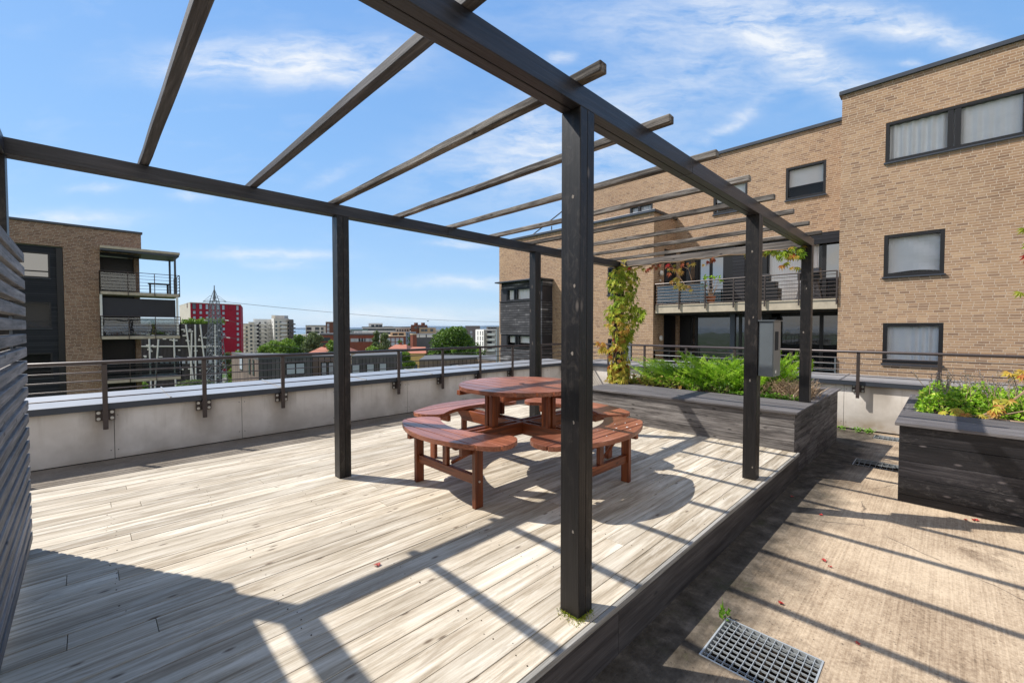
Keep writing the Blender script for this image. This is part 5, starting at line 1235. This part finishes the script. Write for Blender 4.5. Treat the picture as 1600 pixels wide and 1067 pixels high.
for i, (a_, b2, d1, lab) in enumerate((((345, 471), (793, 503), 79, 'thin upper power line crossing the sky from the pylon to the brick building'), ((357, 501), (520, 520), 78.5, 'power line leaving the middle arm of the pylon'), ((357, 527), (560, 549), 78.5, 'power line leaving the lower arm of the pylon'))):
    p = ray(a_[0], a_[1], d1); q = ray(b2[0], b2[1], 150); pts = [p.lerp(q, t/16)+Vector((0, 0, -4*.9*(t/16)*(1-t/16))) for t in range(17)]
    m = MB(); m.tube(pts, .035, 4); tag(m.build('power_line', dgrey), lab, 'power line')
bd = thing('bird', 'tiny dark bird flying in the sky above the skyline blocks', 'bird', tuple(ray(668.5, 502, 120)))
m = MB(); m.tube([(-.3, 0, 0), (0, 0, .05), (.35, 0, 0)], [.03, .1, .02], 6); m.build('body', DK, bd); m = MB()
for s in (-1, 1): m.quad([(-.12, 0, .05), (.12, 0, .05), (.0, s*.7, .35)])
m.build('wings', DK, bd)

# trees
def tree(label, px, ytop, wpx, d, mat, n, leaf, seed, zb=None, hfrac=.62, name='broadleaf_tree', cat='tree', group='city trees below the terrace'):
    q = random.Random(seed); p0 = hp(px, d); zb = gz(d) if zb is None else zb; zt = zat(ytop, d); H = zt-zb; W = wpx*d/FPX/2*1.3
    t = thing(name, label, cat, (p0.x, p0.y, zb), 0, group)
    m = MB(); m.tube([(0, 0, 0), (.1, 0, H*.3), (0, .1, H*.7)], [H*.03, H*.022, H*.008], 7)
    lobes = []
    for i in range(13):
        a = q.uniform(0, 6.283); rr_ = W*q.uniform(.1, .68); u = q.uniform(0, 1); z = H*(1-hfrac)+H*hfrac*(.12+.74*u); sh = (1-.6*u*u)
        c_ = Vector((rr_*math.cos(a)*sh, rr_*math.sin(a)*sh, z)); rad = W*q.uniform(.26, .44)*(1-.25*u); lobes.append((c_, rad)); m.tube([(0, 0, H*.35), tuple(c_*.5+Vector((0, 0, H*.25))), tuple(c_)], [H*.012, H*.008, H*.003], 4)
    lobes.append((Vector((0, 0, H-W*.32)), W*.32)); lobes.append((Vector((0, 0, H*(1-hfrac*.5))), W*.55))
    m.build('trunk', M['bark'], t)
    c = MB()
    for i in range(n):
        ce, ra = q.choice(lobes); v = Vector((q.gauss(0, 1), q.gauss(0, 1), q.gauss(0, 1))).normalized(); v2 = Vector((v.x, v.y, v.z*.85)); p = ce+v2*ra*(q.random()**.35)
        if p.z > H: p.z = H-q.random()*.3
        rn = min(1, max(0, q.gauss(.45, .2)+.18*v.z)); dr = (v*.5+Vector((q.gauss(0, .7), q.gauss(0, .7), q.gauss(-.1, .6)))); s = leaf*q.uniform(.6, 1.3)
        c.kite(p, dr, (v+Vector((q.gauss(0, .5), q.gauss(0, .5), q.gauss(.3, .5)))), s, s*.75, rn)
    c.build('crown', mat, t); return t
tree('big round green tree in the centre of the skyline gap', 707, 511.5, 92, 125, M['tree'], 15000, .62, 1)
tree('bright green tree right in front of the cream towers', 428, 531, 46, 165, M['treelight'], 6000, .7, 2)
tree('bright green bushy tree overlapping the base of the tallest cream tower', 450, 529, 40, 170, M['treelight'], 5000, .7, 3)
tree('dark green tree between the cream towers and the white block', 466, 522, 34, 200, M['tree'], 4500, .75, 4)
tree('grey-green willow-like tree left of the near post', 490, 519, 44, 150, M['treegrey'], 6000, .6, 5)
tree('small light tree close to the left side of the near post', 518, 531, 22, 140, M['treelight'], 2500, .55, 6)
tree('dark pointed tree right of the near post', 588, 517, 20, 165, M['treegrey'], 3000, .6, 7)
tree('grey-green tree in front of the brown brick building', 601, 519.5, 26, 160, M['treegrey'], 4200, .55, 8)
tree('low light-green trees in front of the brick building', 580, 539, 44, 120, M['treelight'], 3500, .5, 9)
tree('light-green tree behind the near railing post, right of the dark house', 632, 548, 34, 85, M['treelight'], 5000, .42, 10)
tree('small light-green tree in front of the big round tree', 709, 545, 15, 80, M['treelight'], 1800, .32, 12)
tree('light-green bush at the left foot of the big tree', 672, 552, 26, 95, M['treelight'], 2600, .4, 13)
tree('light-green bush at the right foot of the big tree', 748, 545, 16, 90, M['treelight'], 2000, .36, 14)
tree('dark shrub between the brick building and the chimney stack', 625, 531, 14, 190, M['tree'], 1500, .6, 15)
tree('bright shrub at the right foot of the red block', 372, 547, 18, 150, M['treelight'], 1800, .5, 16)
tree('bush with yellow-green leaves beneath the red block', 355, 550, 16, 160, M['treegrey'], 1500, .5, 17)
tree('green bush on the slope right of the pylon foot', 368, 590, 26, 75, M['treelight'], 2500, .35, 18)
tree('green bush between the pylon and the board-clad house', 362, 575, 18, 85, M['treelight'], 1800, .35, 19)
tree('dark bush at the foot of the screen-fronted building', 300, 596, 60, 90, M['treegrey'], 3000, .4, 20)
tree('bright bush under the left building balcony', 222, 598, 16, 60, M['treelight'], 1500, .28, 21)
tree('dark green tree behind the low grey industrial building', 686, 520, 24, 260, M['tree'], 2000, .8, 22)
tree('distant tree at the left shoulder of the long white block', 640, 527, 10, 240, M['tree'], 900, .7, 23)
tree('dark little tree beside the white block on the right', 757, 548, 8, 130, M['tree'], 800, .4, 24)

# thin summer air, one even volume
m = MB(); m.box((-21000, -21000, -40), (21000, 21000, 60)); k = NT('thin_blue_air'); pv = k.node('VolumePrincipled'); pv.inputs['Color'].default_value = (.62, .78, 1, 1); pv.inputs['Density'].default_value = 2.6e-5; pv.inputs['Anisotropy'].default_value = .1
k.l.new(pv.outputs[0], k.out.inputs['Volume']); tag(m.build('haze', k.m), kind='stuff')
# ================================================================== SKY AND LIGHT
sun_dir = Vector((-.437, .724, 1)).normalized()
sd = bpy.data.lights.new('sun', 'SUN'); sd.energy = 4.7; sd.angle = R(.55); sd.color = (1, .955, .88)
so = bpy.data.objects.new('sun', sd); col.objects.link(so); so.rotation_euler = sun_dir.to_track_quat('Z', 'Y').to_euler(); so.location = (0, 0, 30)
w = bpy.data.worlds.new('World'); sc.world = w; w.use_nodes = True; t = w.node_tree; t.nodes.clear()
class WT(NT):
    def __init__(s): s.t = t; s.n = t.nodes; s.l = t.links
k = WT(); out = t.nodes.new('ShaderNodeOutputWorld')
sky = t.nodes.new('ShaderNodeTexSky'); sky.sky_type = 'NISHITA'; sky.sun_disc = False; sky.sun_elevation = math.asin(sun_dir.z); sky.sun_rotation = math.atan2(sun_dir.x, sun_dir.y)
sky.air_density = 1.0; sky.dust_density = .35; sky.ozone_density = 1.6; sky.altitude = 50
g = k.coord('Generated'); s = k.sep(g)
az = k.math('ARCTAN2', s[1], s[0]); el = k.math('ARCSINE', s[2])
def dotn(v):
    n = t.nodes.new('ShaderNodeVectorMath'); n.operation = 'DOT_PRODUCT'; t.links.new(g, n.inputs[0]); n.inputs[1].default_value = tuple(v); return n.outputs['Value']
# cloud chart: tangent plane of the sky around the north-east horizon point
CF = Vector((math.cos(YAW), math.sin(YAW), 0)); CR = Vector((math.sin(YAW), -math.cos(YAW), 0))
df = k.math('MAXIMUM', dotn(CF), .12); az = k.math('DIVIDE', dotn(CR), df); el = k.math('DIVIDE', s[2], df)
wn = k.noise(k.comb(az, el, 0), 3.0, 5, .62, 0, 'Color'); ws = k.sep(wn)
azw = k.math('ADD', az, k.math('MULTIPLY', k.math('SUBTRACT', ws[0], .5), .20)); elw = k.math('ADD', el, k.math('MULTIPLY', k.math('SUBTRACT', ws[1], .5), .07))
tot = None
def dirc(px, py):
    v = (ray(px, py, 1)-CAM); q = v.dot(CF); return v.dot(CR)/q, v.z/q
for (px, py, wx, wy, ang, st) in ((430, 92, 180, 34, -4, 1.0), (540, 118, 110, 20, -5, .5), (870, 215, 190, 70, -15, .75), (960, 300, 140, 60, 0, .4), (100, 338, 100, 14, 0, .6), (420, 397, 105, 9, 0, .8), (445, 414, 50, 7, 0, .5), (290, 306, 32, 8, 0, .6), (720, 441, 85, 11, 0, .6),
                              (650, 490, 260, 14, 0, .5), (1280, 100, 190, 32, 30, .85), (1440, 55, 200, 22, 14, .7), (1110, 100, 160, 60, 10, .35), (1290, 25, 170, 30, 5, .3), (1050, 30, 260, 45, 0, .32), (868, 89, 16, 8, 0, .9), (1150, 188, 70, 12, -32, .45), (712, 381, 34, 6, 0, .7), (150, 294, 40, 7, 0, .45), (200, 470, 200, 12, 0, .35), (520, 275, 40, 10, -25, .35), (1410, 100, 18, 6, 0, .5)):
    a0, e0 = dirc(px, py); a1, e1_ = dirc(px+wx, py); a2, e2_ = dirc(px, py-wy); sx = abs(a1-a0); sy = abs(e2_-e0)+1e-4
    ca, sa = math.cos(R(ang)), math.sin(R(ang))
    da = k.math('SUBTRACT', azw, a0); de = k.math('SUBTRACT', elw, e0)   # da grows to the right, de upwards
    u = k.math('DIVIDE', k.math('SUBTRACT', k.math('MULTIPLY', da, ca), k.math('MULTIPLY', de, sa)), sx); v = k.math('DIVIDE', k.math('ADD', k.math('MULTIPLY', da, sa), k.math('MULTIPLY', de, ca)), sy)
    r2 = k.math('ADD', k.math('MULTIPLY', u, u), k.math('MULTIPLY', v, v)); e = k.math('MULTIPLY', k.math('POWER', 2.718, k.math('MULTIPLY', r2, -1.1)), st)
    tot = e if tot is None else k.math('ADD', tot, e)
wis = k.noise(k.mapping(k.comb(azw, elw, 0), (5, 17, 1), (0, 0, 0), (0, 0, R(-6))), 1.0, 7, .62, .3)
fine = k.noise(k.mapping(k.comb(azw, elw, 0), (16, 60, 1)), 1.0, 5, .65)
wf = k.math('ADD', k.math('MULTIPLY', wis, .75), k.math('MULTIPLY', fine, .25)); wf = k.mrange(wf, .36, .62, .05, 1.3)
cl = k.math('MULTIPLY', tot, wf, clamp=True)
veil = k.math('MULTIPLY', k.mrange(wis, .52, .75), .10); cl = k.math('MAXIMUM', cl, veil, clamp=True)
grad = k.ramp(s[2], [(0, (.20, .30, .43)), (.12, (.155, .27, .43)), (.35, (.115, .24, .44)), (.75, (.08, .19, .42)), (1, (.06, .16, .38))])
grad = k.mix(1.0, grad, (10, 10, 10), 'MULTIPLY')
skyc = k.mix(.8, sky.outputs[0], grad)
cc = k.mix(k.math('MULTIPLY', cl, .9), skyc, (4.6, 4.75, 4.9))
# broken cloud behind the camera, added bright and warm to fill the shade
vd = t.nodes.new('ShaderNodeVectorMath'); vd.operation = 'DOT_PRODUCT'; t.links.new(g, vd.inputs[0]); vd.inputs[1].default_value = (-FWD.x, -FWD.y, .25)
bk = k.mrange(k.math('ADD', vd.outputs['Value'], k.math('MULTIPLY', k.math('SUBTRACT', k.noise(g, 2.6, 5, .6), .5), 1.1)), .15, .5)
bk = k.math('MULTIPLY', bk, k.mrange(k.noise(g, 3.5, 6, .62), .38, .56, .35, 1), clamp=True)
cc = k.mix(bk, cc, (4.4, 4.0, 3.5))
bg = t.nodes.new('ShaderNodeBackground'); bg.inputs['Strength'].default_value = .15; t.links.new(cc, bg.inputs['Color']); t.links.new(bg.outputs[0], out.inputs[0])
w.cycles.sampling_method = 'MANUAL'; w.cycles.sample_map_resolution = 512
sc.cycles.max_bounces = 7; sc.cycles.diffuse_bounces = 3; sc.cycles.transparent_max_bounces = 8; sc.cycles.caustics_reflective = False; sc.cycles.caustics_refractive = False
vs = sc.view_settings; vs.view_transform = 'Standard'; vs.look = 'None'; vs.exposure = .46; vs.gamma = 1
